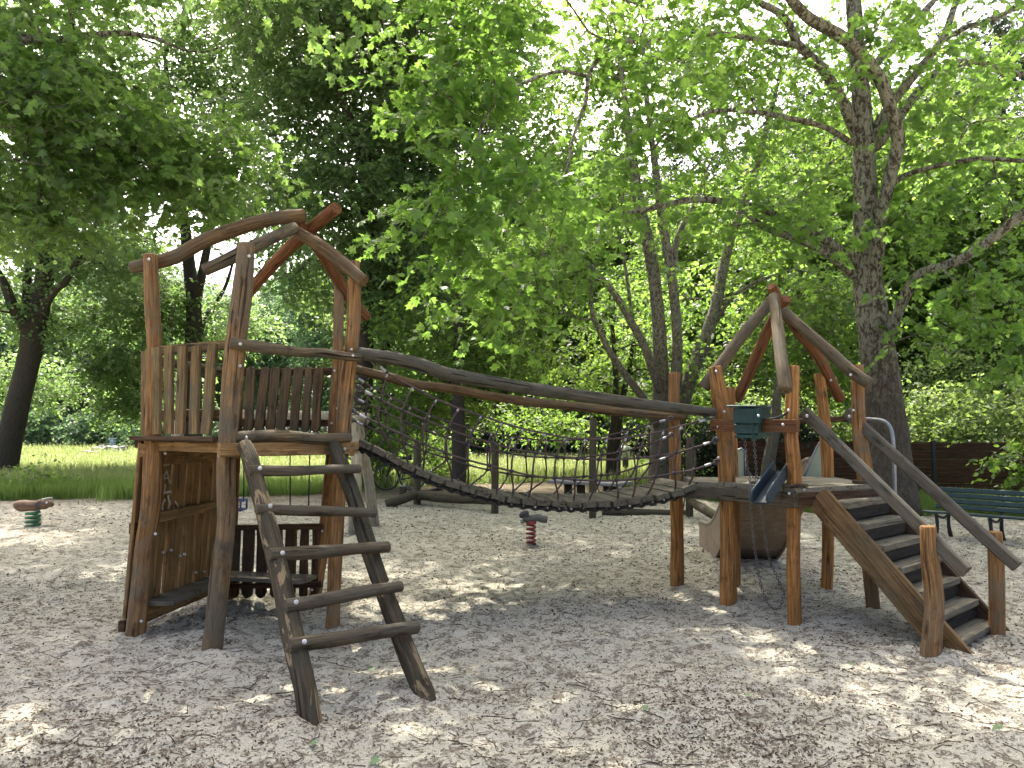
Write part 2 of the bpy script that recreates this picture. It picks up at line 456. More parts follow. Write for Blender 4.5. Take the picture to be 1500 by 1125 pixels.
# lower back panel D-E with bench
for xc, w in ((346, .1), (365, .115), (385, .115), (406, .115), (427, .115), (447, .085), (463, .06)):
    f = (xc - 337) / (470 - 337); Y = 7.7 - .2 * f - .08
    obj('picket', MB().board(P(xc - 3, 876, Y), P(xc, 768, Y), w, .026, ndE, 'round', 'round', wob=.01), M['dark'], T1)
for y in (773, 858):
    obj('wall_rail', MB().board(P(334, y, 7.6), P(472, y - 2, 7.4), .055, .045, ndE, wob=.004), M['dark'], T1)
def seat_poly(a, b, depth, inward):
    a, b = A(a), A(b); d = unit(b - a); L = np.linalg.norm(b - a)
    r = .06
    q = [a, b, b + inward * (depth - r)]
    q += [b - d * (r - r * cos(t)) + inward * (depth - r + r * sin(t)) for t in np.linspace(0.2, pi / 2, 5)]
    q += [a + d * (r - r * cos(t)) + inward * (depth - r + r * sin(t)) for t in np.linspace(pi / 2, 0.2, 5)]
    q += [a + inward * (depth - r)]
    return [A(p)[:2] for p in q]
SZ = P(400, 846, 7.2)[2]
a, b = P(336, 846, 7.55), P(464, 846, 7.35)
q = seat_poly(a, b, .30, -ndE)
ar = sum(q[i][0] * q[(i + 1) % len(q)][1] - q[(i + 1) % len(q)][0] * q[i][1] for i in range(len(q)))
obj('bench_seat', MB().poly(q[::-1] if ar < 0 else q, SZ - .035, SZ), M['bench'], T1)
# left wall E-A (inside boards), graffiti, bench
nea = nout(TE[3], TA[3])
wa = [zinterp(TA, .2), zinterp(TA, 1.42)]; we = [zinterp(TE, .2), zinterp(TE, 1.42)]
for i, q in enumerate((.14, .31, .475, .64, .81)):
    p0 = wa[0] * (1 - q) + we[0] * q + nea * .02; p1 = wa[1] * (1 - q) + we[1] * q + nea * .02
    obj('wall_board', MB().board(p0, p1, .226, .028, nea, wob=.008), M['inner'], T1)
for z, t in ((1.37, .10), (.90, .085), (.13, .12)):
    p0, p1 = zinterp(TA, z), zinterp(TE, z)
    off = -.035 if z > .2 else .0
    obj('wall_rail', MB().board(p0 + nea * off + (p1 - p0) * .05, p1 + nea * off, t, .045, nea, wob=.004), M['inner'], T1)
for z in (.06, .82, 1.5):
    p0, p1 = zinterp(TA, z), zinterp(TE, z)
    obj('wall_rail', MB().board(p0 + nea * .10 - (p1 - p0) * .03, p1 + nea * .10, .085, .05, nea, wob=.004), M['dark'], T1)
p0, p1 = zinterp(TA, .45) + nea * .07, zinterp(TE, .45) + nea * .07
q = 0.0
obj('wall_board', MB().board(zinterp(TA, .12) + nea * .085, zinterp(TA, 1.5) + nea * .085, .10, .028, nea), M['inner'], T1)
a = P(214, 880, 6.25); b = P(312, 846, 7.35); sz = .42
a = A([a[0], a[1], 0]); b = A([b[0], b[1], 0])
q = seat_poly(a + nea * .06, b + nea * .06, .27, -nea)
ar = sum(q[i][0] * q[(i + 1) % len(q)][1] - q[(i + 1) % len(q)][0] * q[i][1] for i in range(len(q)))
sz = P(262, 862, 6.75)[2]
obj('bench_seat', MB().poly(q[::-1] if ar < 0 else q, sz - .035, sz), M['bench'], T1)
# graffiti strokes on the first inner boards
def on_wall(px, py):
    d = ray(px, py); p0 = wa[0] + nea * .0035
    t = np.dot(p0 - cam, nea) / np.dot(d, nea)
    return cam + d * t
wn = unit(np.cross(we[0] - wa[0], wa[1] - wa[0]))
if wn.dot(tocam(wa[0])) < 0: wn = -wn
def stroke(mb, px, w):
    pts = []
    for (x, y) in px:
        d = ray(x, y); p0 = wa[0] + nea * .02 + wn * .024
        pts.append(cam + d * (np.dot(p0 - cam, wn) / np.dot(d, wn)))
    for i in range(len(pts) - 1):
        d = unit(pts[i + 1] - pts[i])
        mb.board(pts[i] - d * w * .4, pts[i + 1] + d * w * .4, w * (.8 + .4 * rs.rand()), .003, wn, ch=.001)
gr = MB()
stroke(gr, [(243, 669), (240, 681), (247, 680), (252, 673), (251, 668), (243, 669)], .016)
stroke(gr, [(236, 706), (244, 690), (249, 707)], .016); stroke(gr, [(240, 701), (248, 700)], .013)
stroke(gr, [(242, 711), (241, 722), (250, 720)], .018)
stroke(gr, [(241, 733), (237, 741), (240, 752), (246, 756)], .026); stroke(gr, [(246, 727), (249, 738), (245, 748)], .022)
stroke(gr, [(257, 735), (262, 744), (258, 752), (255, 744)], .02)
obj('graffiti', gr, M['spray'], T1)
# bolts on the tower
bm = [(218, 380, 6.13), (365, 375, 5.63), (352, 504, 5.55), (515, 512, 6.33), (517, 521, 6.23), (490, 543, 7.43), (500, 557, 7.43), (481, 570, 7.43), (494, 598, 7.43), (480, 604, 7.43), (486, 620, 7.43),
      (352, 536, 5.62), (329, 657, 5.60), (505, 657, 6.28), (470, 641, 6.1), (361, 641, 5.72), (472, 778, 7.42), (457, 864, 7.42), (340, 762, 7.6), (228, 782, 6.12), (207, 910, 6.12), (242, 664, 6.2)]
for (x, y, Y) in bm:
    p = P(x, y, Y); mb = MB(); bolt(mb, p, tocam(p), .0125); obj('bolt', mb, M['bolt'], T1)
for (x, y) in ((239, 809), (251, 806), (264, 814), (271, 812), (287, 839), (299, 837)):
    d = ray(x, y); p0 = wa[0] + wn * .02
    p = cam + d * (np.dot(p0 - cam, wn) / np.dot(d, wn)); mb = MB(); bolt(mb, p, wn, .012); obj('bolt', mb, M['bolt'], T1)
# ladder
LAD = MB()
gl, gr_ = G(454, 1060), G(621, 1013)
Lr = PL([(358, 652, 5.62), (367, 672, 5.54), (384, 738, 5.275), (399, 795, 5.067), (416, 870, 4.819), (434, 950, 4.577), (446, 1005, 4.425)]) + [gl]
Rr = PL([(488, 650, 6.2), (498, 675, 6.08), (514, 718, 5.88), (532, 775, 5.64), (555, 845, 5.366), (580, 915, 5.118), (600, 965, 4.955)]) + [gr_]
lad = obj('ladder', MB().tube(down(Lr, .25), [.056, .060, .060, .062, .062, .062, .062, .064, .064], 14, 6, .07), M['ladder'], T1)
obj('side_rail', MB().tube(down(Rr, .25), [.056, .060, .060, .062, .062, .062, .064, .064, .064], 14, 6, .07), M['ladder'], lad)
def at_y(pl, px):
    ys = [562.5 - 0] * 0
    return None
def rail_at(railpx, y):
    ys = [p[1] for p in railpx]; return np.interp(y, ys, [p[2] for p in railpx])
Lpx = [(358, 652, 5.62), (384, 738, 5.275), (399, 795, 5.067), (416, 870, 4.819), (434, 950, 4.577), (454, 1060, 4.31)]
Rpx = [(488, 650, 6.2), (514, 718, 5.88), (532, 775, 5.64), (555, 845, 5.366), (580, 915, 5.118), (621, 1013, 4.83)]
for (x0, y0, x1, y1, r) in ((365, 690, 526, 687, .037), (376, 746, 549, 751, .038), (396, 813, 568, 801, .041), (419, 887, 587, 859, .041), (426, 945, 611, 919, .042)):
    p0 = P(x0, y0, rail_at(Lpx, y0) - .085); p1 = P(x1, y1, rail_at(Rpx, y1) - .085)
    m1, m2 = p0 * .65 + p1 * .35 + A([0, 0, -.002]), p0 * .3 + p1 * .7 + A([0, 0, .002])
    obj('rung', MB().tube([p0, m1, m2, p1], [r, r * 1.02, r * .95, r * .92], 10, 7, .11), M['rung'], lad)
for (x, y) in ((381, 686), (516, 684), (396, 741), (537, 748), (414, 810), (554, 798), (434, 882), (571, 854), (446, 940), (594, 915)):
    Y = (rail_at(Lpx, y) if x < 460 else rail_at(Rpx, y)) - .142
    p = P(x, y, Y); mb = MB(); bolt(mb, p, tocam(p), .015); obj('bolt', mb, M['bolt'], lad)

# ================================================================ right play tower
RFb = down(PL([(1047, 538), (1053, 575), (1060, 620), (1064, 680), (1066, 740), (1068, 810), (1067, 880)], 7.2))
RFc = down(PL([(1162, 537), (1161, 590), (1159, 640), (1163, 690), (1163, 760), (1162, 830), (1164, 908)], 6.5))
RFe = down(PL([(1256, 536), (1257, 590), (1260, 640), (1266, 690), (1268, 760), (1273, 830), (1279, 890)], 6.95))
RFd = down(PL([(1201, 548), (1206, 600), (1211, 660), (1213, 720), (1213, 790), (1211, 858)], 7.9))
RFg = down(PL([(1069, 568), (1072, 640), (1075, 720), (1076, 800), (1076, 858)], 8.0))
RFa = down(PL([(988, 547), (987, 600), (989, 660), (990, 720), (992, 790), (992, 853)], 8.05))
T2 = thing('play_tower', 'wooden play tower with stairs, a slide and a green sand hopper, right of the bridge', 'play tower', G(1170, 880))
for pl, r, mt in ((RFb, [.060, .072, .078, .078, .078, .078, .078, .078], 'post_r'), (RFc, [.052, .055, .056, .06, .058, .056, .06, .06], 'post_r'), (RFe, [.055, .058, .066, .066, .06, .06, .06], 'post'),
                  (RFd, [.052, .058, .06, .06, .058, .06], 'post_r'), (RFg, [.052, .054, .056, .058, .058], 'post_r'), (RFa, [.058, .06, .064, .066, .068, .068], 'post_r')):
    obj('post', MB().tube(pl, r, 14, 6, .06), M[mt], T2)
raf = [(PL([(1031, 567, 7.3), (1050, 542, 7.28), (1085, 495, 7.3), (1115, 458, 7.35), (1138, 428, 7.4)]), .058, 'grey'),
       (PL([(1079, 586, 8.1), (1096, 550, 7.98), (1115, 506, 7.8), (1132, 470, 7.6), (1152, 438, 7.35)]), .055, 'red'),
       (PL([(1151, 571, 6.3), (1146, 535, 6.45), (1140, 490, 6.75), (1136, 455, 7.05), (1133, 434, 7.2)]), .052, 'grey'),
       (PL([(1273, 562, 6.75), (1245, 543, 6.85), (1210, 510, 7.0), (1175, 480, 7.12), (1147, 456, 7.25)]), .055, 'grey'),
       (PL([(1231, 584, 8.05), (1216, 556, 7.9), (1196, 518, 7.75), (1170, 485, 7.6), (1148, 455, 7.45), (1130, 420, 7.3)]), .054, 'red')]
for pl, r, mt in raf: obj('rafter', MB().tube(pl, [r, r * 1.02, r, r * .95, r * .9], 12, 5, .06), M[mt], T2)
EZ = 1.125
pent2 = [zinterp(q, EZ)[:2] for q in (RFb, RFc, RFe, RFd, RFg)]
cen = np.mean(pent2, axis=0)
po2 = [cen + (p - cen) * 1.13 for p in pent2]
planked(T2, po2, unit(pent2[1] - pent2[2]), .14, EZ - .04, EZ, 'deck')
def beam2(pa, pb, z, h, t, off, mt, ext=.08, name='deck_beam'):
    return beam(T2, pa, pb, z, h, t, off, mt, ext, name)
beam2(RFb, RFc, EZ - .105, .12, .055, .085, 'rung', .10)
beam2(RFc, RFe, EZ - .105, .12, .055, .075, 'dark', .06)
beam2(RFe, RFd, EZ - .105, .12, .055, .075, 'rung', .06)
beam2(RFd, RFg, EZ - .105, .12, .055, .06, 'dark', .06)
beam2(RFg, RFb, EZ - .105, .12, .055, .075, 'dark', .06)
# landing towards the bridge
a, b = zinterp(RFa, EZ)[:2], zinterp(RFb, EZ)[:2]; g = zinterp(RFg, EZ)[:2]
lm = [b + A([-.26, .18]), b + A([.06, -.12]), g + A([0., 0.0]), a + A([.10, .10])]
ar = sum(lm[i][0] * lm[(i + 1) % 4][1] - lm[(i + 1) % 4][0] * lm[i][1] for i in range(4))
land = lm if ar > 0 else lm[::-1]
planked(T2, [A(p) for p in land], unit(a - b), .15, EZ - .052, EZ - .012, 'deck')
obj('deck_beam', MB().board(A([*(b + A([-.30, .12])), EZ - .11]), A([*(b + A([.10, -.06])), EZ - .11]), .11, .05, (0, 1, 0)), M['rung'], T2)
obj('deck_beam', MB().board(A([*(a + A([-.0, .03])), EZ - .11]), A([*g, EZ - .11]), .11, .05, (0, 1, 0)), M['dark'], T2)
# post collars on the deck
for q, s in ((RFc, .115), (RFe, .105)):
    p = zinterp(q, EZ + .012)
    obj('deck_collar', MB().poly([p[:2] + s * A([cos(t), sin(t)]) for t in np.linspace(0, 2 * pi, 13)[:-1]], EZ + .003, EZ + .026), M['rung'], T2)
# front rail with hopper
bb, cc = PL([(1047, 623, 7.08), (1164, 624, 6.40)]); d = unit(cc - bb); n = A([d[1], -d[0], 0])
obj('front_rail', MB().board(bb - d * .03, cc + d * .03, .105, .05, n, wob=.004), M['red'], T2)
h0, h1 = P(1078, 620, 6.83), P(1114, 620, 6.60)
def hop(mb):
    fr_ = [P(1075, 598, 6.72), P(1113, 598, 6.50), P(1111, 643, 6.58), P(1079, 642, 6.78)]
    bk = [p + A([.10, .20, .012]) for p in fr_]
    V = fr_ + bk
    mb.add(V, [(0, 1, 2, 3), (7, 6, 5, 4), (0, 3, 7, 4), (1, 5, 6, 2), (3, 2, 6, 7)])
    for f in (.0, .52, .86):
        l = fr_[0] * (1 - f) + fr_[3] * f; r_ = fr_[1] * (1 - f) + fr_[2] * f
        f2 = min(1, f + (.5 if f == 0 else .32 if f < .6 else .14))
        l2 = fr_[0] * (1 - f2) + fr_[3] * f2; r2 = fr_[1] * (1 - f2) + fr_[2] * f2
        w = np.linalg.norm(l2 - l)
        mb.board((l + l2) / 2 - (r_ - l) * .01, (r_ + r2) / 2 + (r_ - l) * .01, w - .008, .03, -tocam(l))
    mb.board((fr_[0] + bk[0]) / 2 + A([-.015, 0, .012]), (fr_[1] + bk[1]) / 2 + A([.015, 0, .012]), .24, .02, (0, 0, 1))
    mb.board((fr_[1] + bk[1]) / 2, (fr_[2] + bk[2]) / 2, .235, .025, unit(fr_[1] - fr_[0]))
    return mb
hopo = obj('sand_hopper', hop(MB()), M['green'], T2)
p = P(1111, 609, 6.46); mb = MB(); bolt(mb, p, tocam(p), .013); obj('bolt', mb, M['bolt'], hopo)
def chain(mb, pts, pitch=.025, r=.0036):
    pts, _ = catmull(A(pts), np.ones(len(pts)), 8)
    s = np.r_[0, np.cumsum(np.linalg.norm(np.diff(pts, axis=0), axis=1))]
    for i, q in enumerate(np.arange(0, s[-1], pitch)):
        c = A([np.interp(q, s, pts[:, j]) for j in range(3)]); c2 = A([np.interp(min(q + .01, s[-1]), s, pts[:, j]) for j in range(3)]); c1 = A([np.interp(max(q - .01, 0), s, pts[:, j]) for j in range(3)])
        t = unit(c2 - c1); nn = unit(np.cross(t, A([.3, 1, .2]))) if i % 2 else unit(np.cross(t, np.cross(t, A([.3, 1, .2]))))
        mb.torus(c, pitch * .42, r, nn, 8, 4, 1.5, ax=t)
    return mb
obj('chain', chain(MB(), PL([(1091, 643, 6.75), (1094, 680, 6.72), (1098, 700, 6.70), (1099, 730, 6.62), (1102, 770, 6.62), (1108, 820, 6.62), (1117, 865, 6.6), (1128, 888, 6.6), (1142, 890, 6.62), (1149, 868, 6.62)])), M['chain'], T2)
obj('chain', chain(MB(), PL([(1104, 643, 6.7), (1108, 690, 6.66), (1109, 728, 6.6), (1116, 750, 6.52), (1121, 790, 6.55), (1128, 820, 6.6), (1140, 850, 6.62), (1149, 868, 6.62)])), M['chain'], T2)
obj('chain', chain(MB(), PL([(1098, 694, 6.72), (1106, 699, 6.72), (1122, 698, 6.75), (1133, 693, 6.8)])), M['chain'], T2)
# rope from the hopper to the post
obj('hoist_rope', MB().tube(PL([(1117, 614, 6.55), (1135, 612, 6.5), (1148, 607, 6.45), (1155, 602, 6.43)]), .006, 6, 3), M['rubber'], T2)
obj('hoist_rope', MB().tube(PL([(1137, 614, 6.6), (1148, 609, 6.5), (1155, 603, 6.43)]), .006, 6, 3), M['rubber'], T2)
# bucket behind the chute
bp = P(1111, 714, 6.95)
bk = MB(); bk.tube([bp + A([0, 0, -.10]), bp + A([0, 0, -.05]), bp + A([0, 0, .045]), bp + A([0, 0, .05])], [.05, .06, .072, .066], 16, 1)
obj('sand_bucket', bk, M['rubber'], T2)
# chute: V channel
ct0, ct1 = P(1146, 691, 6.62), P(1114, 737, 6.12)
ax = unit(ct1 - ct0); side = unit(np.cross(ax, A([0, 0, 1.]))); upv = unit(np.cross(side, ax))
ch = MB()
ch.board(ct0, ct1, .11, .014, upv)
for sg in (-1, 1):
    ch.board(ct0 + side * sg * .062 + upv * .045 - ax * .02, ct1 + side * sg * .062 + upv * .045 + ax * .02, .11, .018, side, 'round', 'round')
obj('sand_chute', ch, M['bluegreen'], T2)
# rear rail and steel grab bar
obj('rear_rail', MB().tube(PL([(1166, 617, 8.0), (1205, 615, 8.05), (1243, 613, 8.1)]), .032, 10, 3, .04), M['dark'], T2)
obj('rail_cap', MB().board(P(1238, 613, 8.1), P(1248, 613, 8.1), .10, .08, (0, 0, 1)), M['rubber'], T2)
obj('grab_bar', MB().tube(PL([(1250, 613, 8.05), (1275, 614, 7.9), (1292, 616, 7.8), (1302, 623, 7.75), (1307, 636, 7.72), (1309, 660, 7.7), (1311, 724, 7.7), (1313, 790, 7.7)]), .019, 10, 4), M['steel'], T2)
# bolts of the right tower
for (x, y, Y) in ((1049, 544, 7.12), (1061, 603, 7.1), (1052, 625, 7.03), (1147, 622, 6.42), (1155, 601, 6.42), (1156, 723, 6.40), (1178, 717, 6.45), (1246, 549, 6.78), (1217, 557, 7.82), (1250, 601, 6.87), (1049, 641, 7.1), (1052, 670, 7.1)):
    p = P(x, y, Y); mb = MB(); bolt(mb, p, tocam(p), .0125); obj('bolt', mb, M['bolt'], T2)
# staircase
sl0, sl1 = P(1206, 722, 6.42), G(1395, 952); sr1 = G(1470, 926)
sdir = unit(A([*(sl1 - sl0)[:2], 0])); sx = A([-sdir[1], sdir[0], 0])
W_ = .90
top0 = A([sl0[0], sl0[1], EZ - .10]); run = np.linalg.norm((sl1 - sl0)[:2])
stL, stR = top0.copy(), top0 + sx * W_
st = None
def stringer(o):
    a = A([o[0], o[1], EZ - .10]) - sdir * .03; b = A([o[0], o[1], 0.0]) + sdir * (run + .02) + A([0, 0, -.03])
    m = MB(); dd = unit(b - a)
    m.board(a - dd * .02, b + dd * .05, .21, .05, sx, wob=.004)
    return m
st = obj('staircase', stringer(stL), M['stringer'], T2)
obj('stringer', stringer(stR), M['dark'], st)
m = MB(); a = stL + A([0, 0, .055]) - sdir * .02 - sx * .03; b = A([stL[0], stL[1], .055]) + sdir * (run - .05) - sx * .03; m.board(a, b, .085, .022, sx); obj('stringer_trim', m, M['stringer'], st)
NS = 7
for i in range(NS):
    f = (i + .8) / (NS + .15)
    z = (EZ) * (1 - f) + .0 * f - .012
    c = A([stL[0], stL[1], 0]) + sdir * (run * f) + sx * W_ / 2 + A([0, 0, z])
    obj('tread', MB().board(c - sx * (W_ / 2 - .022), c + sx * (W_ / 2 - .022), .205, .05, (0, 0, 1), wob=.005), M['tread'], st)
    if i < NS - 1:
        c2 = c + sdir * .07 + A([0, 0, -.068])
        obj('gap_shade_board', MB().board(c2 - sx * (W_ / 2 - .024), c2 + sx * (W_ / 2 - .024), .10, .035, sdir), M['gap_dark'], st)  # added dark board painting the shaded open gap below each tread
NL = down(PL([(1359, 772), (1361, 810), (1366, 850), (1369, 890), (1366, 925), (1364, 950)], 5.62), .2)
NR = down(PL([(1457, 780), (1459, 830), (1460, 880), (1461, 926)], 6.13), .2)
obj('newel_post', MB().tube(NL, [.056, .058, .066, .068, .07, .072, .07], 14, 6, .06), M['post'], st)
obj('newel_post', MB().tube(NR, [.055, .058, .06, .06, .06], 14, 6, .05), M['post'], st)
for (a, b) in ((P(1178, 603, 6.62), P(1415, 838, 5.42)), (P(1240, 604, 7.05), P(1490, 830, 5.86))):
    obj('handrail', MB().board(a, b, .095, .06, sx, None, None, .012, wob=.004), M['handrail'], st)
    p = b - unit(b - a) * .1 + A([0, 0, .02]); mb = MB(); bolt(mb, a + unit(b - a) * .06 - sx * .03, tocam(a), .016); obj('bolt', mb, M['bolt'], st)
# slide (descends away behind the deck)
sA, sB = A([2.42, 8.22, EZ]), A([3.16, 8.10, EZ])
sdv = unit(A([.16, 2.3, 0])); sxx = A([sdv[1], -sdv[0], 0])
prof = [(0, EZ), (.25, EZ - .05), (.6, EZ - .30), (1.1, EZ - .64), (1.5, .30), (1.85, .22), (2.25, .20), (2.45, .16)]
pf, _ = catmull(A([(u, 0, z) for u, z in prof]), np.ones(len(prof)), 5)
org = A([2.40, 8.20, 0]); wS = .74
sm = MB(); V = []; Fc = []
for (u, _, z) in pf:
    for (x, dz) in ((0, .17), (.0, 0), (.03, -.02), (wS - .03, -.02), (wS, 0), (wS, .17)):
        V.append(org + sdv * u + sxx * x + A([0, 0, z + dz]))
for i in range(len(pf) - 1):
    for j in range(5): Fc.append((i * 6 + j, i * 6 + j + 1, (i + 1) * 6 + j + 1, (i + 1) * 6 + j))
sm.add(V, Fc, None, True)
sl = obj('slide', sm, M['slide_steel'], T2)
for x in (0, wS):
    rim = [org + sdv * u + sxx * x + A([0, 0, z + .17]) for (u, _, z) in pf]
    obj('slide_rim', MB().tube(rim, .028, 8, 1), M['palewood'], sl)
    # side cheeks with planks
    mc = MB(); Vc = []
    for (u, _, z) in pf:
        base_z = max(0.02, z - .32) if u < 1.35 else .0
        for zz in (z + .16, base_z):
            for xx in (-.012, .012): Vc.append(org + sdv * u + sxx * (x + xx) + A([0, 0, zz]))
    Fq = []
    for i in range(len(pf) - 1):
        b = i * 4; c2 = b + 4
        Fq += [(b, c2, c2 + 2, b + 2), (b + 1, b + 3, c2 + 3, c2 + 1), (b, b + 1, c2 + 1, c2), (b + 2, c2 + 2, c2 + 3, b + 3)]
    e = (len(pf) - 1) * 4
    Fq += [(0, 2, 3, 1), (e, e + 1, e + 3, e + 2)]
    mc.add(Vc, Fq); obj('slide_cheek', mc, M['slide_side'], sl)
# underside planks facing the stairs
for i in range(3, len(pf) - 12, 6):
    u0, z0 = pf[i][0], pf[i][2]; u1, z1 = pf[min(i + 6, len(pf) - 1)][0], pf[min(i + 6, len(pf) - 1)][2]
    a = org + sdv * u0 + A([0, 0, z0 - .28]); b = org + sdv * u1 + A([0, 0, z1 - .28])
    mid = (a + b) / 2 + sxx * wS / 2; d = unit(b - a); L = np.linalg.norm(b - a)
    obj('slide_plank', MB().board(mid - sxx * (wS / 2 - .015), mid + sxx * (wS / 2 - .015), L - .02, .03, np.cross(d, sxx)), M['slide_side'], sl)
for x in (.04, wS - .04):
    p = org + sdv * 1.45 + sxx * x
    obj('slide_foot', MB().board(p, p + A([0, 0, .24]), .10, .07, (0, 1, 0)), M['dark'], sl)
p = org + sdv * 1.75 + sxx * wS / 2
obj('slide_base', MB().board(p - sxx * (wS / 2 - .03), p + sxx * (wS / 2 - .03), .5, .17, (0, 0, 1)), M['dark'], sl)
# slide entry cheeks (rounded metal plates)
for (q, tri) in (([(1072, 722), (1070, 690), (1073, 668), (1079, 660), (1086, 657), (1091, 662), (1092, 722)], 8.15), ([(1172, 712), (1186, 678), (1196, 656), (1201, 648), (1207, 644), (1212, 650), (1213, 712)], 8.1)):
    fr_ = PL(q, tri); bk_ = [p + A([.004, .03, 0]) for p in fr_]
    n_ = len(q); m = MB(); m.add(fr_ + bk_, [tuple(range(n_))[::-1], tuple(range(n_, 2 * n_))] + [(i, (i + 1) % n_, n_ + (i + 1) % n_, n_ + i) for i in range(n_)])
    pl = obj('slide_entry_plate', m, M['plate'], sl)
    obj('plate_rim', MB().tube(fr_, .012, 8, 1), M['steel'], pl)

# ================================================================ rope bridge
BR = thing('rope_bridge', 'sagging plank bridge with rope net sides hanging between the two wooden towers', 'rope bridge', G(800, 855))
nl = PL([(524, 517, 6.32), (550, 521, 6.36), (580, 526, 6.40), (620, 536, 6.45), (647, 546, 6.5), (687, 554, 6.56), (740, 563, 6.64), (800, 573, 6.74), (860, 581, 6.84), (920, 589, 6.94), (1000, 599, 7.05), (1046, 604, 7.1)])
obj('handrail_log', MB().tube(nl, [.053, .056, .058, .060, .058, .056, .055, .054, .054, .054, .050, .043], 14, 5, .05), M['log'], BR)
fl = PL([(516, 540, 7.42), (567, 552, 7.46), (607, 563, 7.51), (660, 569, 7.57), (713, 579, 7.64), (767, 588, 7.7), (830, 594, 7.78), (890, 601, 7.86), (950, 607, 7.93), (1002, 609, 7.98)])
obj('handrail_log', MB().tube(fl, [.046, .047, .047, .046, .045, .045, .045, .045, .043, .042], 12, 5, .05), M['roof'], BR)
ex = [526, 560, 600, 640, 680, 720, 760, 800, 850, 900, 950, 985, 1018]
ey = [652, 668, 689, 706, 719, 730, 737, 741, 742.5, 741, 734, 727, 716]
ny = lambda x: 6.62 + (x - 526) / (1018 - 526) * (7.16 - 6.62)
near = [P(x, y - 4, ny(x)) for x, y in zip(ex, ey)]
fx0, fx1 = 7.42, 7.92
def far_of(p):                       # far edge: same height, width away
    return p + A([-.145, .77, 0.0])
nearc, _ = catmull(A(near), np.ones(len(near)), 10)
s_ = np.r_[0, np.cumsum(np.linalg.norm(np.diff(nearc, axis=0), axis=1))]
npk = 23
ss = np.linspace(.05, s_[-1] - .06, npk)
pitch = ss[1] - ss[0]
def on(s): return A([np.interp(s, s_, nearc[:, j]) for j in range(3)])
for i, q in enumerate(ss):
    a = on(q); t = unit(on(q + .05) - on(q - .05)); b = far_of(a)
    w = unit(b - a); nn = unit(np.cross(t, w)); nn = nn if nn[2] > 0 else -nn
    jit = (rs.rand(2) - .5) * .06
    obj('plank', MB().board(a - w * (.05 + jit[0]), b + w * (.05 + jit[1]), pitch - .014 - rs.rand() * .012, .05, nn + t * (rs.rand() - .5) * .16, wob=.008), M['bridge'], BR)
# carrying chains below the planks
for off in (.03, .72):
    pts = [on(q) + A([-.145, .77, 0.0]) * off - A([0, 0, .045]) for q in np.linspace(0, s_[-1], 24)]
    obj('carrying_chain', chain(MB(), pts, .055, .015), M['darkmetal'], BR)
    for q in ss[:]:
        pass
for q in np.linspace(.03, s_[-1] - .05, npk * 2):
    w_ = max(.35, 1 - q / s_[-1] * 1.1); c = on(q) - A([0, -.01, .034 + .02 * w_]); obj('shackle', MB().torus(c, .019 * w_, .010 * w_, A([.3 * rs.rand(), 1, .2]), 8, 4, 1.4), M['darkmetal'], BR)
# nets
def net(name_y, r1, r2, r3, feet, far):
    root = None
    for k_, rp in enumerate((r1, r2, r3)):
        o = obj('side_net' if root is None else 'rope', MB().tube(PL(rp), .0098, 6, 2), M['rope'], BR if root is None else root)
        if root is None: root = o
    n_ = min(len(r1), len(r2), len(r3), len(feet))
    return root
def lin(px, y0, y1, x0=526., x1=1046.):
    return [(x, y, y0 + (x - x0) / (x1 - x0) * (y1 - y0)) for (x, y) in px]
nt1 = [(545, 527), (568, 547), (605, 567), (640, 585), (672, 598), (705, 609), (735, 619), (766, 628), (799, 635), (828, 641), (857, 643), (889, 643), (917, 641), (945, 637), (972, 631), (997, 624), (1046, 612)]
nt2 = [(521, 566), (557, 585), (589, 601), (623, 615), (656, 628), (689, 640), (721, 649), (753, 658), (784, 663), (815, 668), (846, 672), (877, 673), (906, 673), (935, 671), (963, 668), (991, 663), (1017, 656), (1052, 644)]
nt3 = [(512, 601), (555, 621), (587, 636), (620, 650), (652, 663), (685, 674), (717, 682), (749, 690), (780, 697), (812, 700), (842, 703), (873, 704), (903, 704), (931, 701), (960, 698), (988, 693), (1017, 688), (1054, 675)]
ft1 = [(513, 548), (545, 567), (573, 582), (601, 596), (629, 608), (660, 619), (690, 628), (720, 635), (750, 640), (775, 643), (800, 645), (830, 645), (860, 643), (890, 638), (920, 631), (950, 622), (986, 612)]
ft2 = [(512, 579), (537, 591), (566, 606), (595, 619), (625, 631), (653, 641), (683, 650), (713, 657), (743, 663), (770, 668), (799, 670), (826, 671), (855, 670), (881, 666), (905, 663), (928, 658), (950, 651), (987, 636)]
ft3 = [(510, 613), (536, 624), (565, 638), (594, 650), (624, 662), (655, 671), (685, 681), (714, 688), (744, 694), (772, 698), (800, 699), (826, 700), (855, 698), (881, 696), (905, 693), (931, 685), (953, 678), (986, 667)]
def bow(pl, amt):                     # nets lean outwards at mid height like a hammock
    return pl
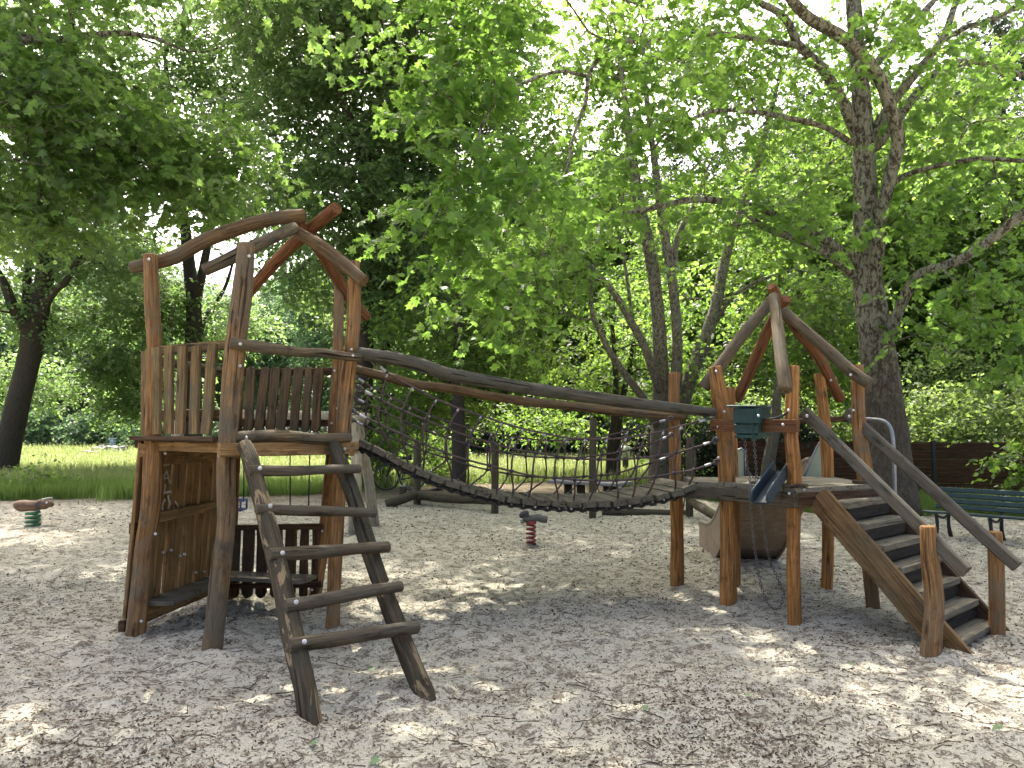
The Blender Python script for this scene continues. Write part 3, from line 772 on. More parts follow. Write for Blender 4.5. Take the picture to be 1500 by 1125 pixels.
def build_net(t1, t2, t3, y0, y1, ndeck):
    a, b, c = PL(lin(t1, y0, y1)), PL(lin(t2, y0 - ndeck * .03, y1 - ndeck * .0)), PL(lin(t3, y0, y1))
    root = obj('side_net', MB().tube(a, .0098, 6, 2), M['rope'], BR)
    obj('rope', MB().tube(b, .0098, 6, 2), M['rope'], root); obj('rope', MB().tube(c, .0098, 6, 2), M['rope'], root)
    for i in range(1, len(b) - 1):
        p2 = b[i]; p3 = c[i]
        p1 = a[min(i, len(a) - 2)]
        f = ss[int(np.clip(round((p3[0] + .05 - nearc[0][0]) / (nearc[-1][0] - nearc[0][0]) * (npk - 1)), 0, npk - 1))]
        foot = on(f) + (A([0, .03, .02]) if ndeck < 0.5 else A([-.14, .75, .02]))
        obj('hanger', MB().tube([p1, p2, p3, foot + (p3 - foot) * .45 + A([.01, 0, 0]), foot], .0088, 6, 2), M['rope'], root)
        for p in (p2, p3): obj('knot', MB().ball(p, .021, 8, (1, 1, .9)), M['knot'], root)
        obj('ferrule', MB().tube([p1 + (p2 - p1) * .02, p1 + (p2 - p1) * .16], .0105, 8, 1), M['ferrule'], root)
        obj('ferrule', MB().tube([foot, foot + (p3 - foot) * .12], .011, 8, 1), M['chain'], root)
    for p, q in ((a[0], a[1]), (b[0], b[1]), (c[0], c[1]), (a[-1], a[-2]), (b[-1], b[-2]), (c[-1], c[-2])):
        d = unit(q - p)
        obj('ferrule', MB().tube([p + d * .09, p + d * .15], .013, 8, 1), M['ferrule'], root)
        obj('eye_ring', MB().torus(p + d * .03, .022, .006, np.cross(d, A([0, 0, 1.])), 12, 6, 1.5, ax=d), M['chain'], root)
build_net(nt1, nt2, nt3, 6.42, 7.08, 0)
build_net(ft1, ft2, ft3, 7.38, 7.98, 1)
# ================================================================ other playground things
# spring riders
def spring(mb, c, h, R, r, turns):
    pts = []
    for i in range(int(turns * 14) + 1):
        a = i / 14 * 2 * pi
        pts.append(A(c) + A([R * cos(a), R * sin(a), h * i / (turns * 14)]))
    return mb.tube(pts, r, 6, 1)
p = G(48, 772); RD = thing('spring_rider', 'brown animal spring rider on a green spring near the grass edge at far left', 'spring rider', p, 'spring riders in the sand')
zt = .25
obj('spring', spring(MB(), p + A([0, 0, -.02]), zt + .02, .10, .026, 4), M['greenspring'], RD)
q = lambda x, y: P(x, y, p[1])
body = MB().tube([q(23, 743), q(26, 741), q(34, 741), (q(44, 741)), q(54, 741), q(62, 741)], [.05, .085, .098, .085, .082, .06], 14, 5, .02)
bo = obj('body', body, M['pig'], RD)
obj('head', MB().tube([q(54, 739), q(60, 738), q(66, 739), q(72, 738), q(77, 740)], [.06, .082, .08, .06, .035], 12, 4), M['pig'], RD)
obj('ear', MB().board(q(64, 735) + A([0, -.06, 0]), q(57, 742) + A([0, -.09, 0]), .09, .02, (0, 1, 0), 'round', 'round'), M['riderdark'], RD)
obj('ear', MB().board(q(64, 735) + A([0, .06, 0]), q(57, 742) + A([0, .09, 0]), .09, .02, (0, 1, 0), 'round', 'round'), M['riderdark'], RD)
obj('eye', MB().ball(q(71, 736) + A([0, -.05, 0]), .018), M['white'], RD)
obj('handle_bar', MB().tube([q(69, 736) + A([0, -.14, .06]), q(69, 730), q(69, 736) + A([0, .14, .06])], .014, 8, 3), M['bolt'], RD)
obj('tail', MB().ball(q(23, 741), .03), M['white'], RD)
p2 = G(778, 795); RE = thing('spring_rider', 'grey dog shaped spring rider on a red spring below the rope bridge', 'spring rider', p2, 'spring riders in the sand')
obj('spring', spring(MB(), p2 + A([0, 0, -.02]), .30, .062, .016, 5), M['redspring'], RE)
obj('spring_plate', MB().tube([p2 + A([0, 0, .27]), p2 + A([0, 0, .30])], [.07, .07], 14, 1), M['redspring'], RE)
q = lambda x, y: P(x, y, p2[1])
obj('body', MB().tube([q(766, 760), q(772, 760), q(781, 759), q(788, 758), q(793, 760), q(801, 761)], [.045, .055, .05, .05, .055, .05], 12, 5, .03), M['greyrider'], RE)
obj('head', MB().tube([q(761, 756), q(764, 755), q(769, 752.5), q(774, 752)], [.028, .045, .05, .04], 10, 4), M['riderdark'], RE)
for s in (-1, 1): obj('ear', MB().board(q(773, 749) + A([0, s * .05, 0]), q(771, 757) + A([0, s * .065, 0]), .05, .016, (0, 1, 0), 'round', 'round'), M['riderdark'], RE)
obj('handle_bar', MB().tube([q(775, 751) + A([0, -.10, .03]), q(775, 746), q(775, 751) + A([0, .10, .03])], .011, 8, 3), M['bolt'], RE)
obj('foot_rest', MB().board(q(765, 764) + A([0, -.12, 0]), q(765, 764) + A([0, .12, 0]), .05, .02, (0, 0, 1)), M['greyrider'], RE)

# swing frame behind the left tower
fY = 13.1
SW = thing('swing_frame', 'pale debarked log swing frame standing behind the left climbing tower', 'swing', G(540, 766))
obj('frame_leg', MB().tube(down(PL([(521, 606, 12.3), (530, 650, 12.5), (541, 710, 12.85), (548, 766, 13.15)])), [.075, .085, .085, .095, .095], 12, 4, .06), M['palewood'], SW)
obj('frame_leg', MB().tube(down(PL([(521, 606, 12.3), (522, 660, 12.0), (521, 720, 11.6), (518, 782, 11.8)])), [.075, .08, .08, .085, .085], 12, 4, .06), M['palewood'], SW)
obj('frame_leg', MB().tube(down(PL([(262, 606, 12.3), (255, 660, 12.5), (246, 720, 12.9), (240, 768, 13.1)])), [.075, .085, .085, .09, .09], 12, 4, .06), M['palewood'], SW)
obj('frame_leg', MB().tube(down(PL([(262, 606, 12.3), (262, 680, 12.0), (262, 783, 11.8)])), [.075, .08, .085, .085], 12, 4, .06), M['palewood'], SW)
obj('cross_beam', MB().tube(PL([(240, 606, 12.3), (390, 608, 12.3), (540, 612, 12.3)]), [.075, .08, .08], 12, 6, .05), M['palewood'], SW)
S1 = PL([(425, 612, 12.3), (425, 745, 12.3), (455, 612, 12.3), (452, 745, 12.3)])
for a_, b_ in ((0, 1), (2, 3)): obj('swing_chain', MB().tube([S1[a_], S1[b_]], .011, 6, 1), M['darkmetal'], SW)
obj('swing_seat', MB().board(P(420, 747, 12.3), P(457, 747, 12.3), .18, .035, (0, 0, 1), 'round', 'round'), M['rubber'], SW)
for x in (334, 357): obj('swing_chain', MB().tube(PL([(x, 610, 12.3), (x, 735, 12.3)]), .010, 6, 1), M['darkmetal'], SW)
c0, c1 = P(334, 737, 12.3), P(357, 737, 12.3)
m = MB()
for dy in (-.14, .14):
    for dz in (-.10, .05):
        m.tube([c0 + A([0, dy, dz]), c1 + A([0, dy, dz])], .017, 8, 1)
for c_ in (c0, c1):
    for dz in (-.10, .05): m.tube([c_ + A([0, -.14, dz]), c_ + A([0, .14, dz])], .017, 8, 1)
    for dy in (-.14, .14): m.tube([c_ + A([0, dy, -.10]), c_ + A([0, dy, .05])], .017, 8, 1)
obj('toddler_seat_frame', m, M['blue'], SW)

# balance course
def stake(name, label, px, foot, top, w, group=None, mt='oldpost'):
    g = G(px, foot); r = w / 2 / F * g[1]
    t = thing(name, label, 'post', g, group)
    obj('shaft', MB().tube([P(px, top, g[1]), P(px + .5, (top + foot) / 2, g[1]), g - A([0, 0, .15])], [r * .95, r, r], 12, 5, .05), M[mt], t)
    return t
def course_post(par, px, foot, top, w):
    g = G(px, foot); r = w / 2 / F * g[1]
    obj('post', MB().tube([P(px + 1, top, g[1]), P(px, (top + foot) / 2, g[1]), g - A([0, 0, .15])], [r * .95, r, r], 12, 5, .05), M['oldpost'], par)
    return g
BC = thing('balance_course', 'old log balancing course of dark posts and low beams behind the rope bridge', 'balance course', G(725, 750))
g1 = course_post(BC, 611, 738, 648, 11); g2 = course_post(BC, 725, 750, 648, 11)
obj('balance_beam', MB().tube([A(P(566, 739, 16.4)), P(590, 731, 16.5), P(610, 723, 16.6)], [.10, .105, .10], 12, 4, .06), M['oldpost'], BC)
obj('balance_beam', MB().tube([P(613, 725, g1[1]), P(665, 729, 16), P(722, 731, g2[1])], [.11, .115, .105], 12, 4, .05), M['oldpost'], BC)
obj('chain', chain(MB(), PL([(611, 721, g1[1]), (625, 721, 17), (640, 717, 18), (656, 712, 19)]), .10, .02), M['darkmetal'], BC)
obj('chain', chain(MB(), PL([(611, 721, g1[1]), (603, 718, 17.5), (596, 712, 18.5)]), .10, .02), M['darkmetal'], BC)
BD = thing('balance_course', 'low swinging beam between two mossy posts, seen under the bridge by its right support', 'balance course', G(868, 760))
g3 = course_post(BD, 868, 760, 614, 10.5); g4 = course_post(BD, 1010, 757, 641, 11)
obj('balance_beam', MB().tube(PL([(883, 749, 14.6), (930, 751, 14.6), (1004, 753, 14.6)]), [.075, .078, .075], 12, 4, .04), M['oldpost'], BD)
for x in (886, 1000): obj('chain', MB().tube(PL([(x, 749, 14.6), (868 if x < 900 else 1010, 690, g3[1] if x < 900 else g4[1])]), .012, 6, 1), M['darkmetal'], BD)
obj('balance_beam', MB().tube(PL([(1012, 735, g4[1]), (1030, 745, 13.6), (1050, 757, 12.9)]), [.075, .085, .08], 12, 4, .05), M['oldpost'], BD)
# low square bollard by the bicycle
g = G(590, 733); t = thing('bollard', 'short grey square wooden bollard beside the parked bicycle', 'bollard', g)
z1 = P(590, 711, g[1])[2]
obj('shaft', MB().board(g - A([0, 0, .1]), A([g[0], g[1], z1 - .03]), .14, .14, (0, 1, 0), ch=.012), M['oldpost'], t)
obj('cap', MB().board(A([g[0], g[1], z1 - .028]), A([g[0], g[1], z1]), .15, .15, (0, 1, 0), ch=.012), M['concrete'], t)

# concrete slab table
g = G(862, 729); t = thing('concrete_table', 'low grey concrete slab on three block legs, seen through the bridge net', 'table', g)
c_ = P(866, 706, g[1]); zt = c_[2]
obj('slab', MB().board(A([P(815, 706, 18.9)[0], 18.9, zt]), A([P(916, 706, 18.0)[0], 18.0, zt - .02]), .95, .07, (0, 0, 1), ch=.012), M['concrete'], t)
for x, Y, w in ((832, 18.9, .17), (851, 18.7, .16), (893, 18.3, .26)):
    b_ = P(x, 715, Y); obj('leg', MB().board(A([b_[0], Y, -.1]), A([b_[0], Y, zt - .037]), w, .5, (0, 1, 0), ch=.01), M['oldpost'], t)

# bicycle
By = 20.6
BI = thing('bicycle', 'dark city bicycle leaning by the bushes, behind the left end of the rope bridge', 'bicycle', G(585, 718))
gz_ = P(566, 716, By); bx = lambda x, y, dy=0: P(x, y, By + dy)
wh = [(566, 697, .08), (604, 700, -.02)]
for (x, y, dy) in wh:
    c_ = bx(x, y, dy); R = .33; c_ = A([c_[0], c_[1], R + .01])
    nn = unit(A([.35, -1, 0]) if x < 580 else A([.12, -1, 0]))
    w = obj('wheel', MB().torus(c_, R, .018, nn, 28, 6), M['rubber'], BI)
    obj('rim', MB().torus(c_, R - .022, .009, nn, 28, 5), M['steel'], w)
    m = MB(); u_ = unit(np.cross(nn, A([0, 0, 1.])))
    for k_ in range(14):
        a_ = k_ * pi / 7; m.tube([c_, c_ + (u_ * cos(a_) + A([0, 0, 1.]) * sin(a_)) * (R - .02)], .0022, 4, 1, cap=False)
    m.tube([c_ - nn * .04, c_ + nn * .04], .02, 8, 1)
    obj('spokes', m, M['steel'], w)
cf, cr = bx(566, 697, .08), bx(604, 700, -.02); cf[2] = cr[2] = .34
bb_ = cf * .42 + cr * .58; bb_[2] = .29
hd = cf + A([.17, 0, .52]); st_ = bb_ + A([.14, 0, .48])
m = MB()
for a_, b_ in ((hd - A([0, 0, .10]), bb_), (bb_, st_), (st_ - A([.02, 0, .15]), cr), (bb_, cr), (hd - A([.0, 0, .05]), cf), (hd - A([0, 0, .16]), bb_ + A([.05, 0, .16]))):
    m.tube([a_, b_], .017, 8, 1)
obj('frame', m, M['darkmetal'], BI)
obj('handlebar', MB().tube([hd + A([.12, -.26, .10]), hd + A([0, -.2, .14]), hd + A([-.03, 0, .12]), hd + A([0, .2, .14]), hd + A([.12, .26, .10])], .013, 8, 3), M['steel'], BI)
obj('saddle', MB().tube([st_ + A([-.14, 0, .08]), st_ + A([0, 0, .09]), st_ + A([.12, 0, .10])], [.025, .05, .075], 10, 3), M['rubber'], BI)
obj('mudguard', MB().tube([cr + A([cos(a_) * .37, 0, sin(a_) * .37]) for a_ in np.linspace(.1, 2.6, 9)], .014, 6, 1), M['darkmetal'], BI)
obj('luggage_rack', MB().board(st_ + A([.10, 0, -.08]), st_ + A([.48, 0, -.09]), .13, .015, (0, 0, 1)), M['darkmetal'], BI)
obj('crank', MB().torus(bb_, .08, .01, (0, 1, 0), 16, 5), M['steel'], BI)

# park bench at right
BN = thing('park_bench', 'dark green slatted park bench with iron legs in front of the brown fence', 'bench', P(1440, 800, 10.8) * A([1, 1, 0]))
sA_ = A([P(1352, 750, 11.7)[0], 11.7, .38]); sB_ = A([P(1560, 780, 10.3)[0], 10.3, .38])
d = unit(sB_ - sA_); bk = A([-d[1], d[0], 0]); bk = bk if bk[1] > 0 else -bk
for i in range(4):
    o_ = bk * (.05 + i * .115)
    obj('seat_slat', MB().board(sA_ + o_ + A([0, 0, -.01 * i]), sB_ + o_ + A([0, 0, -.01 * i]), .10, .035, (0, 0, 1), ch=.008), M['benchgreen'], BN)
for i in range(4):
    o_ = bk * (.46 + i * .035) + A([0, 0, .06 + i * .082])
    obj('back_slat', MB().board(sA_ + o_, sB_ + o_, .07, .03, bk + A([0, 0, -.3]), ch=.008), M['benchgreen'], BN)
for f in (.10, .5, .9):
    o_ = sA_ * (1 - f) + sB_ * f
    lg = obj('leg', MB().tube([o_ + bk * .02 + A([0, 0, -.03]), o_ + bk * .05 + A([0, 0, -.2]), o_ + bk * .0 + A([0, 0, -.36]), o_ + bk * -.05 + A([0, 0, -.42])], [.028, .024, .026, .034], 8, 4), M['darkmetal'], BN)
    obj('leg', MB().tube([o_ + bk * .60 + A([0, 0, .34]), o_ + bk * .50 + A([0, 0, .1]), o_ + bk * .44 + A([0, 0, -.2]), o_ + bk * .52 + A([0, 0, -.42])], [.02, .024, .026, .034], 8, 4), M['darkmetal'], BN)
    obj('leg_stay', MB().tube([o_ + bk * .04 + A([0, 0, -.05]), o_ + bk * .28 + A([0, 0, -.10]), o_ + bk * .46 + A([0, 0, -.05])], .018, 8, 4), M['darkmetal'], BN)

# brown board fence
FE = thing('board_fence', 'dark brown horizontal board fence with metal posts behind the big plane tree', 'fence', A([9.5, 17.2, 0]))
fpts = [A([5.0, 18.3, 0]), A([7.3, 17.75, 0]), A([9.42, 17.3, 0]), A([11.62, 16.9, 0]), A([13.9, 16.5, 0]), A([16.2, 16.1, 0])]
topz = 1.31
for i in range(len(fpts) - 1):
    a_, b_ = fpts[i], fpts[i + 1]; d = unit(b_ - a_); n = A([d[1], -d[0], 0]); nb = 7
    for k_ in range(nb):
        z = .06 + (k_ + .5) * (topz - .06) / nb
        obj('fence_board', MB().board(a_ + d * .05 + A([0, 0, z]), b_ - d * .05 + A([0, 0, z]), (topz - .06) / nb - .006, .03, n, wob=.004), M['fence'], FE)
    obj('fence_cap', MB().board(a_ + A([0, 0, topz + .012]), b_ + A([0, 0, topz + .012]), .06, .022, (0, 0, 1)), M['fence'], FE)
for a_ in fpts:
    obj('fence_post', MB().board(a_ - A([0, 0, .1]), a_ + A([0, 0, topz + .05]), .08, .08, (0, 1, 0)), M['darkmetal'], FE)

# far things on the meadow
g = G(165, 656); t = thing('litter_bin', 'pale blue litter bin beside a bench across the meadow', 'litter bin', g)
k_ = g[1] / 70
obj('bin_body', MB().tube([g, g + A([0, 0, .35]), g + A([0, 0, .8])], [.26, .27, .30], 12, 1), M['bin'], t)
obj('bin_rim', MB().tube([g + A([0, 0, .8]), g + A([0, 0, .86])], [.33, .33], 12, 1), M['bin'], t)
g = G(140, 655); t = thing('park_bench', 'small far bench beside the pale blue litter bin across the meadow', 'bench', g)
for dy in (0, .15, .3): obj('seat_slat', MB().board(g + A([-.9, dy, .45]), g + A([.9, dy, .45]), .12, .04, (0, 0, 1)), M['benchgreen'], t)
for dz in (.6, .75): obj('back_slat', MB().board(g + A([-.9, .4, dz]), g + A([.9, .4, dz]), .12, .04, (0, 1, 0)), M['benchgreen'], t)
for x in (-.7, .7): obj('leg', MB().board(g + A([x, .15, -.05]), g + A([x, .15, .43]), .06, .4, (1, 0, 0)), M['darkmetal'], t)
def boulder(label, px, py, s):
    g = G(px, py); m = MB(); n_, k2 = 12, 8; V = []; ph = rs.rand(4) * 6
    for i in range(k2 + 1):
        a_ = pi * i / k2
        for j in range(n_):
            b_ = 2 * pi * j / n_
            r_ = s * (1 + .18 * sin(3 * b_ + ph[0] + 2 * a_) + .14 * sin(5 * a_ + ph[1]) + .08 * (rs.rand() - .5))
            V.append(g + A([r_ * 1.5 * sin(a_) * cos(b_), r_ * sin(a_) * sin(b_), r_ * .62 * cos(a_) + s * .25]))
    m.add(V, [(i * n_ + j, (i + 1) * n_ + j, (i + 1) * n_ + (j + 1) % n_, i * n_ + (j + 1) % n_) for i in range(k2) for j in range(n_)])
    o = obj('boulder', m, M['stone'], None, g); tag(o, label, 'boulder', 'boulders on the meadow')
boulder('grey boulder on the meadow below the pale blue bin', 153, 662, .55)
boulder('long grey boulder on the meadow, right of another by the bin', 172, 664, .6)
boulder('small pale boulder in the meadow grass, nearest the viewer', 132, 668, .42)

# distant walker
def person(base, h):
    o = thing('person', 'small distant person in a pale shirt with dark backpack, seen through the bridge net', 'person', base)
    s = h / 1.7
    J = {'pelvis': (0, 0, .90), 'chest': (.01, 0, 1.28), 'neck': (.02, 0, 1.45), 'head0': (.03, 0, 1.52), 'head1': (.035, 0, 1.63),
         'hl': (0, .09, .86), 'kl': (.06, .10, .48), 'al': (.02, .10, .08), 'tl': (.14, .10, .03), 'hr': (0, -.09, .86), 'kr': (-.03, -.10, .47), 'ar': (-.12, -.10, .09), 'tr': (-.01, -.10, .03),
         'sl': (.01, .19, 1.36), 'el': (-.03, .23, 1.10), 'wl': (.05, .22, .86), 'sr': (.01, -.19, 1.36), 'er': (.02, -.23, 1.10), 'wr': (.11, -.22, .88)}
    R_ = dict(pelvis=.13, chest=.135, neck=.055, head0=.075, head1=.09, hl=.085, kl=.055, al=.04, tl=.035, hr=.085, kr=.055, ar=.04, tr=.035, sl=.055, el=.042, wl=.03, sr=.055, er=.042, wr=.03)
    ks = list(J); E = [('pelvis', 'chest'), ('chest', 'neck'), ('neck', 'head0'), ('head0', 'head1'), ('pelvis', 'hl'), ('hl', 'kl'), ('kl', 'al'), ('al', 'tl'), ('pelvis', 'hr'), ('hr', 'kr'), ('kr', 'ar'), ('ar', 'tr'), ('chest', 'sl'), ('sl', 'el'), ('el', 'wl'), ('chest', 'sr'), ('sr', 'er'), ('er', 'wr')]
    me = bpy.data.meshes.new('body'); me.from_pydata([tuple(A(J[k]) * s) for k in ks], [(ks.index(a), ks.index(b)) for a, b in E], [])
    b = bpy.data.objects.new('body', me); C.objects.link(b); b.parent = o
    md = b.modifiers.new('skin', 'SKIN'); sv = me.skin_vertices[0].data
    for i, k in enumerate(ks): sv[i].radius = (R_[k] * s, R_[k] * s)
    sv[0].use_root = True
    b.modifiers.new('sub', 'SUBSURF').levels = 1; me.materials.append(M['skin'])
    W = A(base)
    q = lambda x, y, z: W + A([x, y, z]) * s
    obj('shirt', MB().tube([q(0, 0, .88), q(.0, 0, 1.05), q(.01, 0, 1.28), q(.015, 0, 1.40), q(.02, 0, 1.45)], [.155, .15, .165, .15, .07], 14, 4), M['shirt'], o)
    for s_y in (-1, 1):
        obj('sleeve', MB().tube([q(.01, .15 * s_y, 1.38), q(.0, .21 * s_y, 1.30), q(-.01, .225 * s_y, 1.16)], [.07, .07, .06], 10, 3), M['shirt'], o)
    obj('shorts', MB().tube([q(0, .08, .92), q(.03, .095, .70), q(.05, .10, .52)], [.11, .095, .085], 12, 3), M['trouser'], o)
    obj('shorts', MB().tube([q(0, -.08, .92), q(-.015, -.095, .70), q(-.025, -.10, .52)], [.11, .095, .085], 12, 3), M['trouser'], o)
    obj('hair', MB().ball(q(.02, 0, 1.645), .108 * s, 12, (1.05, .95, .85)), M['hair'], o)
    obj('backpack', MB().board(q(-.22, 0, 1.0), q(-.20, 0, 1.38), .30 * s, .17 * s, (1, 0, 0), 'round', 'round', ch=.03), M['rubber'], o)
pg = G(916, 700); person(A([pg[0] * 25.5 / pg[1], 25.5, 0]), 1.28)
# ================================================================ ground
def vnoise(x, y, seed, f):
    """2-D value noise, vectorised"""
    r = np.random.RandomState(seed); T = r.rand(256, 256)
    x = x * f; y = y * f
    xi = np.floor(x).astype(int); yi = np.floor(y).astype(int); fx = x - xi; fy = y - yi
    fx = fx * fx * (3 - 2 * fx); fy = fy * fy * (3 - 2 * fy)
    a = T[xi % 256, yi % 256]; b = T[(xi + 1) % 256, yi % 256]; c = T[xi % 256, (yi + 1) % 256]; d = T[(xi + 1) % 256, (yi + 1) % 256]
    return (a * (1 - fx) + b * fx) * (1 - fy) + (c * (1 - fx) + d * fx) * fy - .5
holes = [(G(385, 890)[0], G(385, 890)[1] + .1, .55, -.07), (G(1230, 905)[0], G(1230, 905)[1], .35, .05), (G(1120, 890)[0], G(1120, 890)[1], .5, -.03), (G(530, 960)[0], G(530, 960)[1], .5, -.04)]
for q_ in (TA, TB, TC, TD, RFb, RFc, RFe, RFd, RFg, RFa, NL, NR, Lr, Rr):
    holes.append((q_[-1][0] + rs.normal(0, .05), q_[-1][1] + rs.normal(0, .05), rs.uniform(.10, .2), rs.uniform(.015, .05)))
PADS = []
def gz(x, y):
    x = np.asarray(x, float); y = np.asarray(y, float)
    near = np.clip((22 - y) / 8, 0, 1)
    z = .05 * vnoise(x, y, 1, .45) + .045 * vnoise(x, y, 2, 1.3) + .050 * vnoise(x, y, 3, 3.1) + .036 * vnoise(x, y, 4, 6.6) + .020 * vnoise(x, y, 5, 15) + .013 * vnoise(x, y, 6, 31)
    for hx, hy, hr, hd in holes: z = z + hd * np.exp(-((x - hx) ** 2 + (y - hy) ** 2) / hr ** 2)
    z = z * near
    for hx, hy, hr, hd in PADS: z = z + hd * np.exp(-((x - hx) ** 2 + (y - hy) ** 2) / hr ** 2)
    return z
PADS = []
for q_ in (TA, TB, TC, TD, RFb, RFc, RFe, RFd, RFg, RFa, NL, NR, Lr, Rr, A([stL, sl1 + A([0, 0, 0])]), A([sr1, sr1])):
    b_ = q_[-2] if len(q_) > 2 else q_[-1]
    PADS.append((b_[0], b_[1], .30, float(.012 - gz(b_[0], b_[1]))))
xs = np.r_[-160, -110, -80, -60, -45, -35, -28, -22, np.arange(-18, -7, .16), np.arange(-7, 8.5, .028), np.arange(8.5, 18, .16), 18, 22, 28, 35, 45, 60, 80, 110, 160]
ys = np.r_[-60, -30, -15, -8, -4, -1, 1, np.arange(2.2, 6, .022), np.arange(6, 9, .035), np.arange(9, 14, .07), np.arange(14, 24, .25), 26, 30, 36, 45, 60, 80, 110, 150, 220]
X, Yg = np.meshgrid(xs, ys, indexing='ij')
V = np.stack([X, Yg, gz(X, Yg)], -1).reshape(-1, 3)
i, j = np.meshgrid(np.arange(len(xs) - 1), np.arange(len(ys) - 1), indexing='ij'); ny_ = len(ys)
idx = np.stack([i * ny_ + j, (i + 1) * ny_ + j, (i + 1) * ny_ + j + 1, i * ny_ + j + 1], -1).reshape(-1)
m, nt = newmat('play_sand'); k = NT(nt)
tc = k.n('ShaderNodeTexCoord').outputs['Object']
n1 = k.noise(tc, 1.1, 5, .6); n2 = k.noise(tc, 9, 5, .65, .4); n3 = k.noise(tc, 42, 5, .7, .8); n4 = k.noise(tc, 140, 3, .6); n5 = k.noise(tc, 600, 2, .6)
sand = k.mix(k.ramp(n1, [(.35, (0, 0, 0)), (.65, (1, 1, 1))]), (.50, .472, .365), (.60, .56, .445))
sand = k.mix(k.ramp(n4, [(.3, (.5, .5, .5)), (.55, (0, 0, 0))]), sand, (.37, .345, .275))
vo = k.n('ShaderNodeTexVoronoi', i={'Vector': k.n('ShaderNodeVectorMath', operation='ADD', i={0: tc, 1: k.n('ShaderNodeTexNoise', i={'Vector': tc, 'Scale': 30.0}).outputs['Color']}).outputs[0], 'Scale': 26.0}).outputs['Distance']
deb = k.math('ADD', n3, k.math('MULTIPLY', k.math('SUBTRACT', n2, .5), .55))
sand = k.mix(k.ramp(deb, [(.535, (0, 0, 0)), (.565, (.85, .85, .85))]), sand, k.mix(n4, (.10, .075, .052), (.24, .19, .135)))
sand = k.mix(k.ramp(n2, [(.53, (0, 0, 0)), (.57, (.24, .24, .24))]), sand, k.mix(n3, (.12, .092, .066), (.30, .255, .19)))
far = k.n('ShaderNodeSeparateXYZ', i={0: tc}).outputs['Y']
fm = k.ramp(k.math('ADD', k.math('MULTIPLY', far, 1 / 40), k.math('MULTIPLY', k.math('SUBTRACT', n1, .5), .15)), [(15.5 / 40, (0, 0, 0)), (19 / 40, (1, 1, 1))])
soil = k.mix(n3, (.10, .08, .055), (.24, .19, .135))
soil = k.mix(k.ramp(n2, [(.5, (0, 0, 0)), (.62, (.7, .7, .7))]), soil, (.07, .10, .03))
sand = k.mix(fm, sand, soil)
h = k.math('ADD', k.math('MULTIPLY', n3, 1.0), k.math('ADD', k.math('MULTIPLY', n2, 1.6), k.math('MULTIPLY', n4, .45)))
h = k.math('ADD', h, k.math('MULTIPLY', k.ramp(deb, [(.53, (0, 0, 0)), (.58, (1, 1, 1))]), .3))
b1 = k.bump(h, .9, .035); b2 = k.bump(n5, .4, .003, b1)
k.out(k.pbsdf(sand, .95, b2, .1)); M['sand'] = m
o = np_mesh('sand_ground', V, idx, 4, m, None, smooth=True); o['kind'] = 'structure'; o['label'] = 'pale play sand littered with dark leaf scraps'

# meadow sheet
edge = [(-60, 17.5), (-14, 17.6), (-11, 17.9), (-9, 18.3), (-7, 18.6), (-5, 19.0), (-4, 20.5), (-2.5, 22.6), (-1, 23.4), (1.5, 23.6), (3, 22.0), (4.2, 18.5), (4.8, 15.8), (6, 15.3), (7.5, 15.2), (8.5, 14.6), (12, 13.9), (20, 13.2), (60, 13)]
ex_, ey_ = A([e[0] for e in edge]), A([e[1] for e in edge])
def edgey(x): return np.interp(x, ex_, ey_) + .9 * vnoise(x, x * 0, 21, 1.3) + .3 * vnoise(x, x * 0, 22, 4.1)
mxs = np.r_[np.arange(-150, -20, 5), np.arange(-20, 20, .15), np.arange(20, 151, 5)]
rows = [0, .15, .4, 1, 2, 4, 8, 14, 22, 35, 60, 100, 180]
V = []
for r_ in rows:
    yy = edgey(mxs) + r_; V.append(np.stack([mxs, yy, gz(mxs, yy) + .006 + min(r_, 1) * .03], -1))
V = A(V).reshape(-1, 3); nx_ = len(mxs)
i, j = np.meshgrid(np.arange(len(rows) - 1), np.arange(nx_ - 1), indexing='ij')
idx = np.stack([i * nx_ + j, i * nx_ + j + 1, (i + 1) * nx_ + j + 1, (i + 1) * nx_ + j], -1).reshape(-1)
m, nt = newmat('meadow_turf'); k = NT(nt); tc = k.n('ShaderNodeTexCoord').outputs['Object']
a_ = k.noise(tc, .35, 5, .6); b_ = k.noise(tc, 6, 5, .7); c_ = k.noise(tc, 40, 3, .7)
g_ = k.mix(k.ramp(a_, [(.35, (0, 0, 0)), (.65, (1, 1, 1))]), (.10, .145, .04), (.17, .20, .07))
g_ = k.mix(k.ramp(b_, [(.3, (.8, .8, .8)), (.6, (0, 0, 0))]), g_, (.05, .075, .02))
k.out(k.pbsdf(g_, .95, k.bump(k.math('ADD', b_, c_), .8, .08), .1)); 
o = np_mesh('meadow', V, idx, 4, m, None, smooth=True); o['kind'] = 'structure'; o['label'] = 'sunlit meadow beyond the sand'

